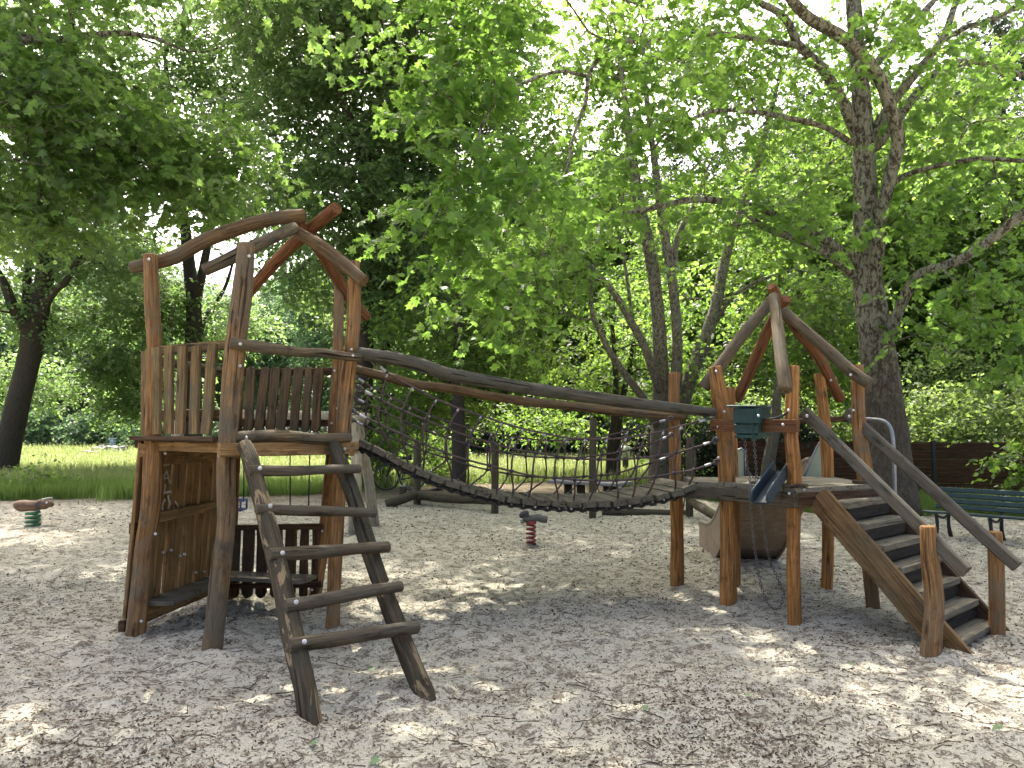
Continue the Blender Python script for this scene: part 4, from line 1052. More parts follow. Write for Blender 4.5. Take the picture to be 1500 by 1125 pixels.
# ---------------------------------------------------------------- leaf-type materials
def leafmat(name, c0, c1, tr, trans=.45, rough=.5, spec=.35):
    m, nt = newmat(name); k = NT(nt)
    rnd = k.n('ShaderNodeAttribute', attribute_name='rnd').outputs['Fac']
    tc = k.n('ShaderNodeTexCoord').outputs['Object']
    nz = k.noise(tc, .7, 3, .6)
    f = k.math('ADD', k.math('MULTIPLY', rnd, .75), k.math('MULTIPLY', nz, .3))
    base = k.mix(f, c0, c1)
    tcol = k.mix(f, tuple(x * .75 for x in tr), tr)
    p = k.pbsdf(base, rough, None, spec)
    t = k.n('ShaderNodeBsdfTranslucent', i={'Color': tcol}).outputs[0]
    k.out(k.n('ShaderNodeMixShader', i={0: trans, 1: p, 2: t}).outputs[0])
    return m
M['lf_plane'] = leafmat('plane_leaf', (.042, .092, .020), (.090, .16, .036), (.32, .54, .085), .57, .42, .5)
M['lf_maple'] = leafmat('maple_leaf', (.044, .092, .026), (.095, .155, .048), (.34, .54, .11), .55, .42, .5)
M['lf_dark'] = leafmat('dark_maple_leaf', (.055, .100, .040), (.112, .168, .066), (.28, .45, .12), .5, .42, .5)
M['lf_mid'] = leafmat('young_tree_leaf', (.042, .090, .018), (.085, .145, .030), (.24, .40, .06), .54)
M['lf_far'] = leafmat('far_tree_leaf', (.045, .090, .045), (.085, .135, .068), (.20, .35, .14), .55)
M['lf_bush'] = leafmat('sunny_bush_leaf', (.06, .105, .032), (.11, .16, .052), (.30, .44, .10), .52)
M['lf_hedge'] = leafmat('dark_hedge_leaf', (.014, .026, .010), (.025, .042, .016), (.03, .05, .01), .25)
M['lf_conifer'] = leafmat('blue_green_leaf', (.018, .038, .026), (.035, .060, .036), (.05, .08, .03), .3)
M['grass'] = leafmat('meadow_grass', (.13, .18, .05), (.25, .28, .12), (.38, .46, .16), .45, .6, .2)
M['shadegrass'] = leafmat('edge_grass', (.065, .125, .03), (.125, .19, .05), (.24, .36, .08), .45, .6, .2)
M['litter'] = leafmat('dead_leaf', (.030, .023, .017), (.16, .12, .08), (.04, .025, .012), .1, .85, .15)
M['flower'] = leafmat('meadow_flower', (.55, .50, .25), (.70, .68, .55), (.4, .38, .2), .3, .7, .2)
M['freshleaf'] = leafmat('fallen_green_leaf', (.09, .15, .06), (.13, .20, .09), (.1, .14, .05), .2, .6)
def bark(name, base, pale, dark, patchy, sc=1.0):
    m, nt = newmat(name); k = NT(nt); tc = k.n('ShaderNodeTexCoord').outputs['Object']
    v = k.mapv(tc, (1, 1, .6))
    n1 = k.noise(v, 16 * sc, 5, .65, .6); n2 = k.noise(v, 45 * sc, 5, .7); n3 = k.noise(k.mapv(tc, (1, 1, .22)), 26 * sc, 5, .65)
    b = k.mix(n2, tuple(x * .6 for x in base), base)
    if patchy:
        z = k.n('ShaderNodeSeparateXYZ', i={0: tc}).outputs['Z']
        up = k.ramp(k.math('ADD', k.math('MULTIPLY', z, .1), k.math('MULTIPLY', k.math('SUBTRACT', n1, .5), .25)), [(.22, (.12, .12, .12)), (.42, (1, 1, 1))])
        b = k.mix(k.math('MULTIPLY', k.ramp(n1, [(.44, (0, 0, 0)), (.52, (1, 1, 1))]), up), b, k.mix(n2, tuple(x * .7 for x in pale), pale))
        b = k.mix(k.ramp(n2, [(.34, (1, 1, 1)), (.42, (0, 0, 0))]), b, dark)
    b = k.mix(k.ramp(n3, [(.32, (1, 1, 1)), (.46, (0, 0, 0))]), b, dark)
    h = k.math('ADD', n3, k.math('MULTIPLY', n1, .7))
    k.out(k.pbsdf(b, .9, k.bump(h, .8, .03), .2)); return m
M['bark_plane'] = bark('plane_bark', (.075, .060, .045), (.27, .255, .20), (.030, .024, .018), True, .8)
M['bark_dark'] = bark('dark_bark', (.06, .05, .04), (.1, .1, .1), (.02, .017, .014), False)
M['bark_mid'] = bark('grey_bark', (.11, .094, .07), (.28, .26, .20), (.04, .033, .025), True, 1.2)

# leaf outlines (half polygons, mirrored): x across, y along
LOBED = A([(0, 0), (.26, -.03), (.52, .25), (.31, .36), (.46, .74), (.19, .63), (0, 1.0)])
OVAL = A([(0, 0), (.30, .22), (.30, .62), (0, 1.0)])
def leaf_mesh(pos, d, nrm, size, shape, fold=.18, droop=.18):
    d = d / (np.linalg.norm(d, axis=1)[:, None] + 1e-9)
    x = np.cross(d, nrm); x /= np.linalg.norm(x, axis=1)[:, None] + 1e-9
    n = np.cross(x, d)
    k = len(shape); N = len(pos)
    Vs = []
    for sg in (1, -1):
        lx = shape[:, 0] * sg; ly = shape[:, 1]; lz = -fold * np.abs(lx) * 1.0 - droop * ly ** 2
        v = pos[:, None] + size[:, None, None] * (x[:, None] * lx[None, :, None] + d[:, None] * ly[None, :, None] + n[:, None] * lz[None, :, None])
        Vs.append(v if sg == 1 else v[:, ::-1])
    V = np.stack(Vs, 1).reshape(-1, 3)
    return V, np.arange(N * 2 * k), k
def sprays(cent, k, L, m, size, rng, shape=LOBED, flat=.72, hang=.3, spread=.3, lsz=.3):
    """leafy twigs round the cluster centres: returns (leaf V, idx, verts per face, rnd) and twig polylines"""
    N = len(cent) * k
    o = np.repeat(cent, k, 0) + rng.normal(0, spread, (N, 3)) * A([1, 1, .7])
    az = rng.rand(N) * 2 * pi; el = rng.normal(-.12, .38, N)
    D = np.stack([np.cos(az) * np.cos(el), np.sin(az) * np.cos(el), np.sin(el)], 1)
    Ls = L * rng.uniform(.6, 1.25, N)
    t = (np.arange(m) + .6) / m
    pos = o[:, None] + D[:, None] * (Ls[:, None] * t)[..., None] + A([0, 0, -1.]) * (hang * Ls[:, None] * t ** 2)[..., None]
    side = np.cross(D, A([0, 0, 1.])); side /= np.linalg.norm(side, axis=1)[:, None] + 1e-9
    sg = np.where(np.arange(m) % 2 == 0, 1., -1.)
    ld = D[:, None] * .6 + side[:, None] * sg[None, :, None] * .75 + rng.normal(0, .3, (N, m, 3)) + A([0, 0, -hang])
    nr = A([0, 0, 1.]) + rng.normal(0, flat, (N, m, 3))
    pos = pos + rng.normal(0, .02, (N, m, 3))
    s = size * rng.uniform(1 - lsz, 1 + lsz, (N, m)) * (1 - .25 * t)[None]
    V, idx, kk = leaf_mesh(pos.reshape(-1, 3), ld.reshape(-1, 3), nr.reshape(-1, 3), s.reshape(-1), shape)
    rnd = np.repeat(np.clip(rng.normal(.5, .22, N * m), 0, 1), 2 * kk)
    tw = np.stack([o, o + D * (Ls * .5)[:, None] - A([0, 0, 1.]) * (hang * Ls * .25)[:, None], o + D * Ls[:, None] - A([0, 0, 1.]) * (hang * Ls)[:, None]], 1)
    return (V, idx, kk, rnd), tw
def prisms(tw, r0, r1):
    """triangular thin tubes for many polylines (N,k,3)"""
    N, k, _ = tw.shape
    d = tw[:, -1] - tw[:, 0]; d /= np.linalg.norm(d, axis=1)[:, None] + 1e-9
    a = np.cross(d, A([.3, .2, 1.])); a /= np.linalg.norm(a, axis=1)[:, None] + 1e-9; b = np.cross(d, a)
    rr = np.linspace(r0, r1, k)
    V = np.stack([tw + rr[None, :, None] * (a[:, None] * cos(q) + b[:, None] * sin(q)) for q in (0, 2.094, 4.189)], 2)   # N,k,3,3
    V = V.reshape(-1, 3); base = (np.arange(N) * k * 3)[:, None, None]
    f = []
    for i in range(k - 1):
        for j in range(3):
            f.append([i * 3 + j, i * 3 + (j + 1) % 3, (i + 1) * 3 + (j + 1) % 3, (i + 1) * 3 + j])
    idx = (base + A(f)[None]).reshape(-1)
    return V, idx
def ell(c, r, n, rng, shell=.35):
    """n points in an ellipsoid, biased outwards"""
    v = rng.normal(0, 1, (n, 3)); v /= np.linalg.norm(v, axis=1)[:, None]
    q = rng.rand(n) ** shell
    return A(c) + v * q[:, None] * A(r)
def vn3(p, seed, f): return vnoise(p[:, 0] + p[:, 2] * .61, p[:, 1] - p[:, 2] * .83, seed, f)

class Skel:
    def __init__(s): s.p, s.par, s.r, s.dir = [], [], [], []
    def limb(s, pts, r, step=.35, root=False):
        pts = A(pts, float); r = np.full(len(pts), r) if np.isscalar(r) else np.interp(np.linspace(0, 1, len(pts)), np.linspace(0, 1, len(r)), r)
        c, rr = catmull(pts, r, 8)
        L = np.r_[0, np.cumsum(np.linalg.norm(np.diff(c, axis=0), axis=1))]
        qs = np.linspace(0, L[-1], max(2, int(L[-1] / step) + 1))
        last = -1
        if s.p and not root:
            last = int(np.argmin(np.linalg.norm(A(s.p) - c[0], axis=1)))
        for q in qs:
            x = A([np.interp(q, L, c[:, j]) for j in range(3)])
            s.p.append(x); s.par.append(last); s.r.append(float(np.interp(q, L, rr)))
            s.dir.append(unit(x - s.p[last]) if last >= 0 else A([0, 0, 1.]))
            last = len(s.p) - 1
    def grow(s, targets, rng, step=.45, up=.12, jit=.06, rmin_attach=0.0):
        tg = list(targets)
        if not tg: return
        Pn = A(s.p); dmin = np.min(np.linalg.norm(A(tg)[:, None] - Pn[None], axis=2), axis=1)
        for ti in np.argsort(dmin):
            t = A(tg[ti]); Pn = A(s.p)
            dv = t - Pn; d = np.linalg.norm(dv, axis=1)
            cosv = np.sum(dv * A(s.dir), axis=1) / (d + 1e-6)
            cost = d * (1.25 - .35 * cosv)
            j = int(np.argmin(cost)); dd = d[j]
            n = max(1, int(dd / step))
            c1 = Pn[j] + s.dir[j] * dd * .35 + A([0, 0, up * dd])
            last = j
            for q in range(1, n + 1):
                u = q / n
                x = (1 - u) ** 2 * Pn[j] + 2 * u * (1 - u) * c1 + u * u * t + (rng.normal(0, jit, 3) * min(1, dd) if q < n else 0)
                s.p.append(x); s.par.append(last); s.r.append(0.0); s.dir.append(unit(x - s.p[last])); last = len(s.p) - 1
    def meshes(s, rtip=.010, expo=.46, split=.06):
        n = len(s.p); cnt = np.zeros(n); kids = [[] for _ in range(n)]
        for i in range(n):
            if s.par[i] >= 0: kids[s.par[i]].append(i)
        for i in range(n - 1, -1, -1):
            if not kids[i]: cnt[i] += 1
            if s.par[i] >= 0: cnt[s.par[i]] += cnt[i]
        r = np.maximum(rtip * cnt ** expo, 0)
        for i in range(n):
            if s.r[i] > 0: r[i] = s.r[i]
            elif s.par[i] >= 0: r[i] = min(r[i], r[s.par[i]] * .82)
        big, small = MB(), MB()
        starts = [i for i in range(n) if s.par[i] < 0]
        done = set(); stack = [(i, None) for i in starts]
        while stack:
            i, pr = stack.pop()
            ch = [i]
            while kids[ch[-1]]:
                ks = sorted(kids[ch[-1]], key=lambda q: (-(s.r[q] > 0), -r[q]))
                ch.append(ks[0])
                for q in ks[1:]: stack.append((q, ch[-2]))
            pts = [s.p[q] for q in ch]; rr = [r[q] for q in ch]
            if pr is not None: pts = [s.p[pr]] + pts; rr = [min(r[pr] * .9, rr[0] * 1.15)] + rr
            if len(pts) < 2: continue
            mx = max(rr[:3])
            mb = big if mx > split else small
            mb.tube(pts, rr, 14 if mx > .2 else 9 if mx > .06 else 5 if mx > .025 else 4, 1 if mx < .06 else 2, .03 if mx > .1 else 0, cap=mx > .03)
        return big, small

def tree(name, label, group, limbs, clusters, leafm, barkm, seed, spray, size, shape=LOBED, grow=True, base=None, twig_r=.0045, rtip=.009, cat='tree', over=None):
    """limbs: [(pts, radii)], first is the trunk; clusters: (n,3) leaf cluster centres"""
    rng = np.random.RandomState(seed)
    base = A(limbs[0][0][0]) if base is None else base
    base = A([base[0], base[1], 0.0])
    T = thing(name, label, cat, base, group)
    sk = Skel()
    for q, (pts, r) in enumerate(limbs): sk.limb(pts, r if q == 0 else A(r) * (1.0 if name == 'young_tree' else .80), root=(q == 0))
    if grow: sk.grow(clusters if over is None else np.vstack([clusters, over]), rng)
    big, small = sk.meshes(rtip)
    b0 = len(big.v); big.v += small.v; big.w += small.w; big.f += [tuple(i + b0 for i in f) for f in small.f]; big.sm += small.sm
    obj('trunk', big, barkm, T)
    k, L, m_ = spray
    (V, idx, kk, rnd), tw = sprays(A(clusters), k, L, m_, size, rng, shape, lsz=.4)
    if over is not None:  # unseen slabs of oversized leaves, added to keep sun off the sand
        (V2, i2, _, r2), tw2 = sprays(A(over), 7, .9, 9, .26, rng, shape, spread=.4)
        idx = np.r_[idx, i2 + len(V)]; V = np.vstack([V, V2]); rnd = np.r_[rnd, r2]; tw = np.vstack([tw, tw2])
    cr = np_mesh('crown', V, idx, kk, leafm, T, {'rnd': rnd})
    Vt, it = prisms(tw, twig_r, twig_r * .5)
    np_mesh('twig', Vt, it, 4, barkm, cr)
    return T
def keep(pts, seed, f=.45, lim=0.0):
    return pts[vn3(pts, seed, f) > lim]
def EL(spec, rng, shell=.4):
    out = []
    for s in spec:
        if len(s) == 5 and not np.isscalar(s[0]): c, (rx, ry, rz), n = s[0], s[1:4], s[4]
        else: c, (rx, ry, rz), n = P(s[0], s[1], s[2]), s[3:6], s[6]
        out.append(ell(c, (rx, ry, rz), n, rng, shell))
    return np.vstack(out)
rng = np.random.RandomState(11)

# ---- the big plane tree at right
Y0 = 15.0
limbs = [
 (PL([(1306, 752, 15), (1303, 690, 15), (1296, 610, 15), (1285, 510, 15), (1273, 425, 15), (1269, 330, 15), (1266, 240, 15), (1262, 150, 15), (1254, 60, 15), (1248, -40, 15), (1240, -170, 15), (1232, -320, 15)]), [.54, .44, .38, .33, .28, .245, .215, .18, .16, .14, .11, .06]),
 (PL([(1276, 430, 14.85), (1285, 370, 14.7), (1293, 310, 14.5), (1306, 250, 14.3), (1316, 205, 14.1), (1303, 155, 13.9), (1283, 105, 13.7), (1235, 55, 13.3), (1190, 30, 13.0), (1160, 0, 12.7), (1130, -50, 12.3), (1090, -110, 11.8)]), [.19, .165, .15, .15, .15, .145, .14, .135, .125, .115, .10, .07]),
 (PL([(1254, 195, 15), (1232, 145, 14.8), (1200, 95, 14.6), (1168, 65, 14.4), (1150, 25, 14.2), (1110, 2, 13.9), (1060, -40, 13.4)]), [.16, .135, .12, .105, .09, .08, .06]),
 (PL([(1166, 66, 14.3), (1110, 58, 13.9), (1060, 50, 13.5), (990, 51, 13), (955, 62, 12.7), (925, 75, 12.4)]), [.075, .065, .06, .05, .045, .03]),
 (PL([(955, 62, 12.7), (900, 62, 12.2), (880, 82, 11.9), (862, 110, 11.5), (858, 150, 11.2), (840, 200, 10.9), (828, 260, 10.6), (805, 350, 10.3)]), [.045, .045, .042, .04, .035, .03, .022, .012]),
 (PL([(862, 112, 11.5), (820, 104, 10.8), (775, 118, 10.2), (735, 140, 9.7), (705, 185, 9.3), (690, 240, 9.1), (672, 275, 8.9)]), [.035, .033, .03, .028, .022, .016, .008]),
 (PL([(1250, 210, 15), (1205, 185, 14.5), (1150, 172, 14), (1120, 166, 13.6), (1060, 161, 13.1), (1015, 174, 12.7), (970, 200, 12.4), (955, 220, 12.3)]), [.08, .065, .06, .055, .05, .045, .035, .02]),
 (PL([(1252, 383, 15), (1215, 356, 14.6), (1180, 336, 14.3), (1130, 312, 13.9), (1090, 300, 13.6), (1020, 292, 13.1), (960, 304, 12.7), (900, 318, 12.3), (858, 342, 12)]), [.13, .115, .105, .09, .08, .07, .055, .04, .02]),
 (PL([(1254, 406, 15), (1205, 366, 14.4), (1165, 350, 14.1), (1115, 330, 13.7), (1088, 306, 13.6)]), [.12, .10, .09, .075, .05]),
 (PL([(1296, 505, 14.7), (1310, 470, 14.5), (1328, 430, 14.2), (1343, 403, 14), (1385, 390, 13.6), (1425, 370, 13.3), (1465, 340, 13), (1500, 312, 12.7), (1560, 265, 12.2)]), [.16, .13, .12, .125, .115, .11, .105, .10, .07]),
 (PL([(1300, 275, 14.5), (1330, 255, 14.3), (1370, 244, 14), (1420, 234, 13.7), (1450, 232, 13.5), (1500, 236, 13.2), (1560, 232, 12.8)]), [.07, .065, .06, .055, .055, .045, .03]),
 (PL([(1276, 200, 15), (1300, 160, 15), (1335, 115, 15), (1360, 85, 15), (1384, 50, 15), (1394, 20, 15), (1410, -20, 15), (1430, -80, 15)]), [.13, .12, .11, .10, .085, .08, .07, .05]),
 (PL([(1386, 56, 15), (1420, 38, 14.8), (1460, 26, 14.6), (1510, -2, 14.3), (1560, -30, 14)]), [.07, .065, .06, .05, .035]),
 (PL([(1282, 215, 15.2), (1310, 180, 15.5), (1345, 135, 16), (1375, 105, 16.3), (1430, 88, 16.6), (1470, 105, 16.8), (1520, 110, 17)]), [.14, .13, .12, .12, .12, .10, .07]),
 (PL([(1264, 120, 15.2), (1290, 85, 15.8), (1320, 50, 16.4), (1360, 10, 17), (1400, -40, 17.5)]), [.12, .11, .10, .09, .06]),
]
cl = [
 # near hanging foliage (image centre top)
 (760, 60, 9.8, 1.3, 1.0, .8, 46), (680, 170, 9.2, .85, .8, .8, 34), (800, 190, 10.3, 1.2, 1.0, 1.0, 58), (720, 300, 9.3, .9, .8, .7, 36), (640, 330, 8.8, .35, .5, .35, 9), (830, 310, 10.6, .9, .9, .7, 34), (930, 130, 12, 1.2, 1.0, 1.0, 38),
 (640, 60, 9.5, .7, .7, .5, 20), (600, 340, 8.6, .16, .2, .16, 3), (690, 420, 9.4, .5, .5, .35, 16), (780, 440, 10.0, .7, .7, .45, 20), (1000, 220, 12.8, 1.2, 1.2, .8, 34), (920, 270, 12.2, .9, .9, .4, 14), (870, 20, 11, 1.4, 1.2, .6, 36),
 (1060, 60, 13.5, 1.4, 1.3, 1.0, 34), (1140, 140, 13.8, 1.3, 1.2, .9, 26), (1100, 320, 13.4, 1.4, 1.0, .6, 30), (1190, 300, 14, 1.0, 1.0, .7, 18),
 # right side
 (1330, 30, 14.5, 1.6, 1.4, 1.0, 40), (1440, 60, 14.8, 1.4, 1.4, 1.0, 36), (1420, 170, 14.5, 1.5, 1.3, .8, 34), (1480, 280, 13.2, 1.0, 1.2, .7, 18), (1400, 320, 13.8, 1.2, 1.0, .6, 20), (1475, 430, 12.6, .9, .9, .6, 24), (1420, 440, 13.2, 1.0, 1.0, .5, 18),
 (1340, 250, 14.6, 1.0, 1.2, .6, 20), (1290, 150, 16.5, 1.6, 1.2, 1.0, 18), (1370, 470, 13.8, .7, .8, .3, 12), (1250, 60, 12.8, .8, .8, .4, 10), (1490, 520, 12.2, .4, .5, .35, 10), (1195, 215, 14.6, .8, 1, .5, 12), (1320, 360, 14.3, .8, .8, .5, 14),
]
cl = [c[:6] + (int(c[6] * (.60 if c[0] >= 880 else .60)),) for c in cl]
c1 = EL(cl, rng)
up = EL([(A([4, 14.5, 13.8]), 6, 4, 1.6, 30), (A([9, 15, 14]), 6, 5, 2, 24), (A([2.2, 9.4, 9.9]), 4.8, 2.9, .8, 105), (A([7.6, 9.6, 10.2]), 4.2, 3, 1.0, 75), (A([7, 19, 18]), 6, 5, 3, 60), (A([13, 12, 10]), 4, 5, 2, 16)], rng)  # unseen foliage added above the view to shade the sand
up = up[vn3(up, 5, .35) > -.22]
c1 = c1[vn3(c1, 6, .8) > -.17]
tree('plane_tree', 'big plane tree with patchy bark and long curving limbs, right of the play tower stairs', 'plane trees over the playground', limbs, c1, M['lf_plane'], M['bark_plane'], 21, (4, .62, 10), .138, over=up)

# ---- multi-stem plane tree in the middle
limbs = [
 (PL([(976, 722, 20), (974, 660, 20), (972, 600, 20), (968, 545, 20), (966, 490, 20), (961, 430, 20), (954, 380, 20), (944, 330, 20), (934, 285, 20), (925, 220, 20), (916, 150, 20), (905, 60, 20)]), [.48, .40, .30, .20, .18, .165, .16, .15, .14, .12, .09, .05]),
 (PL([(982, 640, 19.8), (990, 560, 19.7), (992, 500, 19.7), (987, 430, 19.7), (978, 370, 19.7), (968, 310, 19.7), (958, 230, 19.7), (948, 150, 19.7), (942, 60, 19.7)]), [.26, .19, .165, .155, .15, .135, .11, .08, .05]),
 (PL([(985, 640, 20), (1005, 570, 20.1), (1030, 505, 20.2), (1048, 450, 20.3), (1058, 400, 20.4), (1070, 350, 20.5), (1090, 300, 20.6), (1108, 245, 20.7), (1122, 190, 20.8), (1140, 120, 21)]), [.30, .25, .22, .19, .17, .155, .13, .12, .10, .06]),
 (PL([(966, 570, 19.8), (945, 510, 19.5), (928, 478, 19.4), (908, 442, 19.2), (885, 412, 19), (852, 380, 18.8), (820, 350, 18.6)]), [.16, .135, .125, .115, .10, .085, .05]),
 (PL([(962, 620, 19.8), (940, 580, 19.4), (915, 548, 19.2), (893, 515, 19), (880, 488, 18.9), (868, 460, 18.8), (866, 420, 18.8), (874, 360, 18.7), (884, 300, 18.7)]), [.16, .125, .115, .105, .095, .08, .065, .05, .03]),
 (PL([(925, 462, 19.3), (920, 420, 19.3), (912, 370, 19.3), (900, 318, 19.2), (893, 280, 19.2)]), [.06, .055, .05, .04, .025]),
 (PL([(1050, 470, 20.3), (1068, 440, 20), (1088, 424, 19.8), (1120, 408, 19.5), (1160, 395, 19.2)]), [.08, .07, .06, .045, .025]),
 (PL([(988, 400, 19.7), (990, 360, 19.9), (1000, 330, 20.1), (1018, 300, 20.3), (1035, 250, 20.5)]), [.11, .10, .09, .08, .05]),
]
cl = [(950, 180, 20, 3.0, 2.2, 2.4, 90), (820, 110, 21, 2.4, 2, 2.0, 90), (760, 40, 22, 2.2, 2, 1.4, 50), (800, 240, 22, 1.8, 1.6, 1.4, 44), (1120, 70, 21, 2.2, 2, 1.6, 46), (1300, 90, 19.5, 2.6, 2, 1.8, 56), (980, 60, 22, 2.4, 2, 1.4, 56), (1430, 200, 19.5, 2.2, 2, 1.8, 40), (850, 300, 18.8, 1.6, 1.5, 1.1, 34), (1080, 220, 20.5, 2.2, 2.0, 2.0, 60), (1150, 330, 19.5, 1.5, 1.5, 1.2, 36), (800, 420, 18.5, 1.3, 1.3, 1.0, 36), (1020, 60, 21, 3.5, 2.5, 1.6, 70), (850, 90, 20, 2.6, 2, 1.6, 50), (900, 440, 21.8, 1.3, 1.0, .7, 16), (1000, 440, 21.5, 1.6, 1, .9, 24), (1180, 440, 19.6, 1.2, 1.2, .8, 22)]
c2 = EL(cl, rng); c2 = c2[vn3(c2, 8, .6) > -.15]
up = EL([(A([3, 20.5, 16.8]), 5.5, 4.5, 2.5, 120)], rng)  # unseen top foliage, added as sun blocker
tree('plane_tree', 'plane tree with pale stems fanning from one base, behind the right end of the bridge', 'plane trees over the playground', limbs, c2, M['lf_plane'], M['bark_mid'], 22, (6, .75, 10), .135, OVAL, over=up)

# ---- maple whose trunk stands outside the left edge, boughs reaching in
tb = A([-8.6, 9.0, 0])
limbs = [([tb, tb + A([.1, .1, 3]), tb + A([.3, .2, 5.5]), tb + A([.8, .4, 8]), tb + A([1.2, .5, 11])], [.36, .28, .24, .17, .06]),
 ([tb + A([.2, .1, 4.2])] + PL([(-40, 88, 9.6), (0, 92, 9.8), (45, 82, 10), (95, 96, 10.2), (150, 108, 10.4), (200, 130, 10.6)]), [.14, .10, .09, .08, .055, .04, .02]),
 ([tb + A([.2, .1, 4.6])] + PL([(10, 70, 9.4), (70, 60, 9.8), (150, 50, 10.2), (215, 52, 10.6), (275, 75, 10.9)]), [.13, .08, .06, .05, .04, .02]),
 ([tb + A([.15, .1, 3.6])] + PL([(-30, 185, 9.2), (30, 200, 9.5), (90, 220, 9.9), (150, 240, 10.3), (200, 262, 10.6)]), [.09, .06, .045, .035, .025, .012])]
cl = [(60, 60, 10, 1.2, .9, .7, 50), (180, 90, 10.6, 1.1, .9, .8, 56), (290, 110, 11, 1.0, .9, .9, 54), (330, 220, 11.3, .7, .8, .7, 34), (240, 230, 10.8, .9, .8, .5, 36), (100, 190, 10, 1.1, .8, .6, 44), (20, 260, 9.5, .9, .8, .55, 44), (60, 320, 9.6, .7, .6, .22, 16), (140, 270, 10.2, .7, .7, .3, 18), (360, 60, 11.2, .7, .7, .6, 26), (250, 20, 10.6, 1.6, .9, .5, 50), (290, 300, 11.0, .4, .6, .35, 10), (10, 130, 9.3, .7, .7, .6, 30), (405, -14, 5.8, .14, .1, .05, 3), (492, 30, 7.8, .12, .1, .10, 2)]
c3 = EL(cl, rng); c3 = c3[vn3(c3, 9, .9) > -.14]
up = EL([(A([-5, 9.0, 9.4]), 5.4, 2.8, .8, 62), (A([-6.5, 13.8, 12]), 5, 3.0, 1.0, 34)], rng)  # added out-of-view leaf slabs shading the left sand
tree('maple_tree', 'maple with bright lobed leaves whose boughs reach in from beyond the left edge', None, limbs, c3, M['lf_maple'], M['bark_plane'], 23, (5, .55, 10), .112, over=up)


# ---- dark leaning tree, left
limbs = [
 (PL([(2, 702, 25), (15, 640, 25), (30, 575, 25), (44, 520, 25), (50, 480, 25), (62, 430, 25), (70, 360, 25), (76, 290, 25), (82, 210, 25), (95, 110, 25), (110, 0, 25)]), [.44, .37, .35, .35, .34, .30, .25, .22, .19, .14, .07]),
 (PL([(44, 490, 25), (22, 455, 24.6), (8, 420, 24.3), (-15, 380, 24), (-60, 300, 23.6)]), [.24, .21, .17, .13, .06]),
 (PL([(56, 470, 25), (70, 440, 24.6), (85, 420, 24.3), (98, 410, 24.2), (130, 350, 24), (165, 280, 24)]), [.20, .17, .15, .13, .09, .04]),
 (PL([(40, 480, 25), (40, 400, 25.4), (46, 330, 25.7), (35, 230, 26)]), [.20, .17, .14, .06])]
cl = [(30, 330, 25, 2.6, 2.5, 2.0, 60), (120, 300, 24.5, 2.0, 2.2, 1.6, 44), (160, 390, 25, 1.6, 1.8, 1.0, 34), (80, 180, 25, 3.2, 3, 2.6, 70), (20, 60, 25, 3.5, 3, 2.6, 60), (170, 120, 26, 2.6, 2.6, 2.4, 46), (0, 440, 25, 2.2, 2, 1.2, 40), (100, 480, 26, 1.2, 1.2, .9, 14), (20, 560, 28, 1.8, 1.6, 1.2, 26), (75, 560, 28.5, .9, 1.2, .9, 16)]
up = EL([(A([-15, 24, 17.5]), 5, 4.5, 2, 110)], rng)  # unseen leaf slab added for its shade
c4 = EL(cl, rng); c4 = c4[vn3(c4, 12, .5) > -.28]
tree('maple_tree', 'dark maple with a leaning forked trunk at the far left, on the meadow edge', 'shade trees along the meadow edge', limbs, c4, M['lf_dark'], M['bark_dark'], 24, (8, .95, 11), .145, OVAL, over=up)

# ---- second dark tree, left of centre
limbs = [
 (PL([(283, 700, 29), (282, 600, 29), (283, 520, 29), (284, 450, 29), (276, 380, 29), (268, 310, 29), (258, 250, 29), (250, 170, 29), (240, 70, 29)]), [.38, .34, .32, .28, .22, .19, .16, .12, .06]),
 (PL([(285, 460, 29), (296, 400, 28.6), (306, 350, 28.3), (315, 290, 28), (325, 220, 27.8), (330, 130, 27.6)]), [.22, .20, .17, .15, .11, .05]),
 (PL([(282, 540, 29), (300, 470, 29.5), (330, 420, 30), (350, 350, 30.3)]), [.13, .11, .09, .04])]
cl = [(200, 440, 28.5, 2.2, 2.2, 1.6, 70), (160, 520, 28, 1.4, 1.5, .9, 34), (185, 590, 28.5, .8, 1.0, .6, 14), (250, 470, 30, 1.6, 1.8, 1.6, 44), (340, 470, 30, 1.4, 1.6, 1.2, 30), (270, 200, 29, 3.0, 2.6, 2.4, 84), (330, 120, 29, 2.6, 2.4, 2.4, 70), (220, 80, 29.5, 3.4, 2.8, 2.2, 80), (340, 30, 29.5, 3, 2.6, 1.8, 60), (180, 350, 29, 1.8, 2.0, 1.0, 30), (300, 560, 31, 1.6, 1.2, 1.0, 26), (215, 560, 29.5, 1.2, 1.2, 1, 26), (330, 300, 29, 1.6, 1.6, 1.0, 18)]
up = EL([(A([-9, 27, 18.6]), 5.5, 4, 1.8, 120)], rng)  # out-of-view leaf slab, added to block sun
c5 = EL(cl, rng); c5 = c5[vn3(c5, 13, .5) > -.34]
tree('maple_tree', 'dense dark maple with a twin stem rising behind the left climbing tower', 'shade trees along the meadow edge', limbs, c5, M['lf_dark'], M['bark_dark'], 25, (9, 1.0, 12), .15, OVAL, over=up)

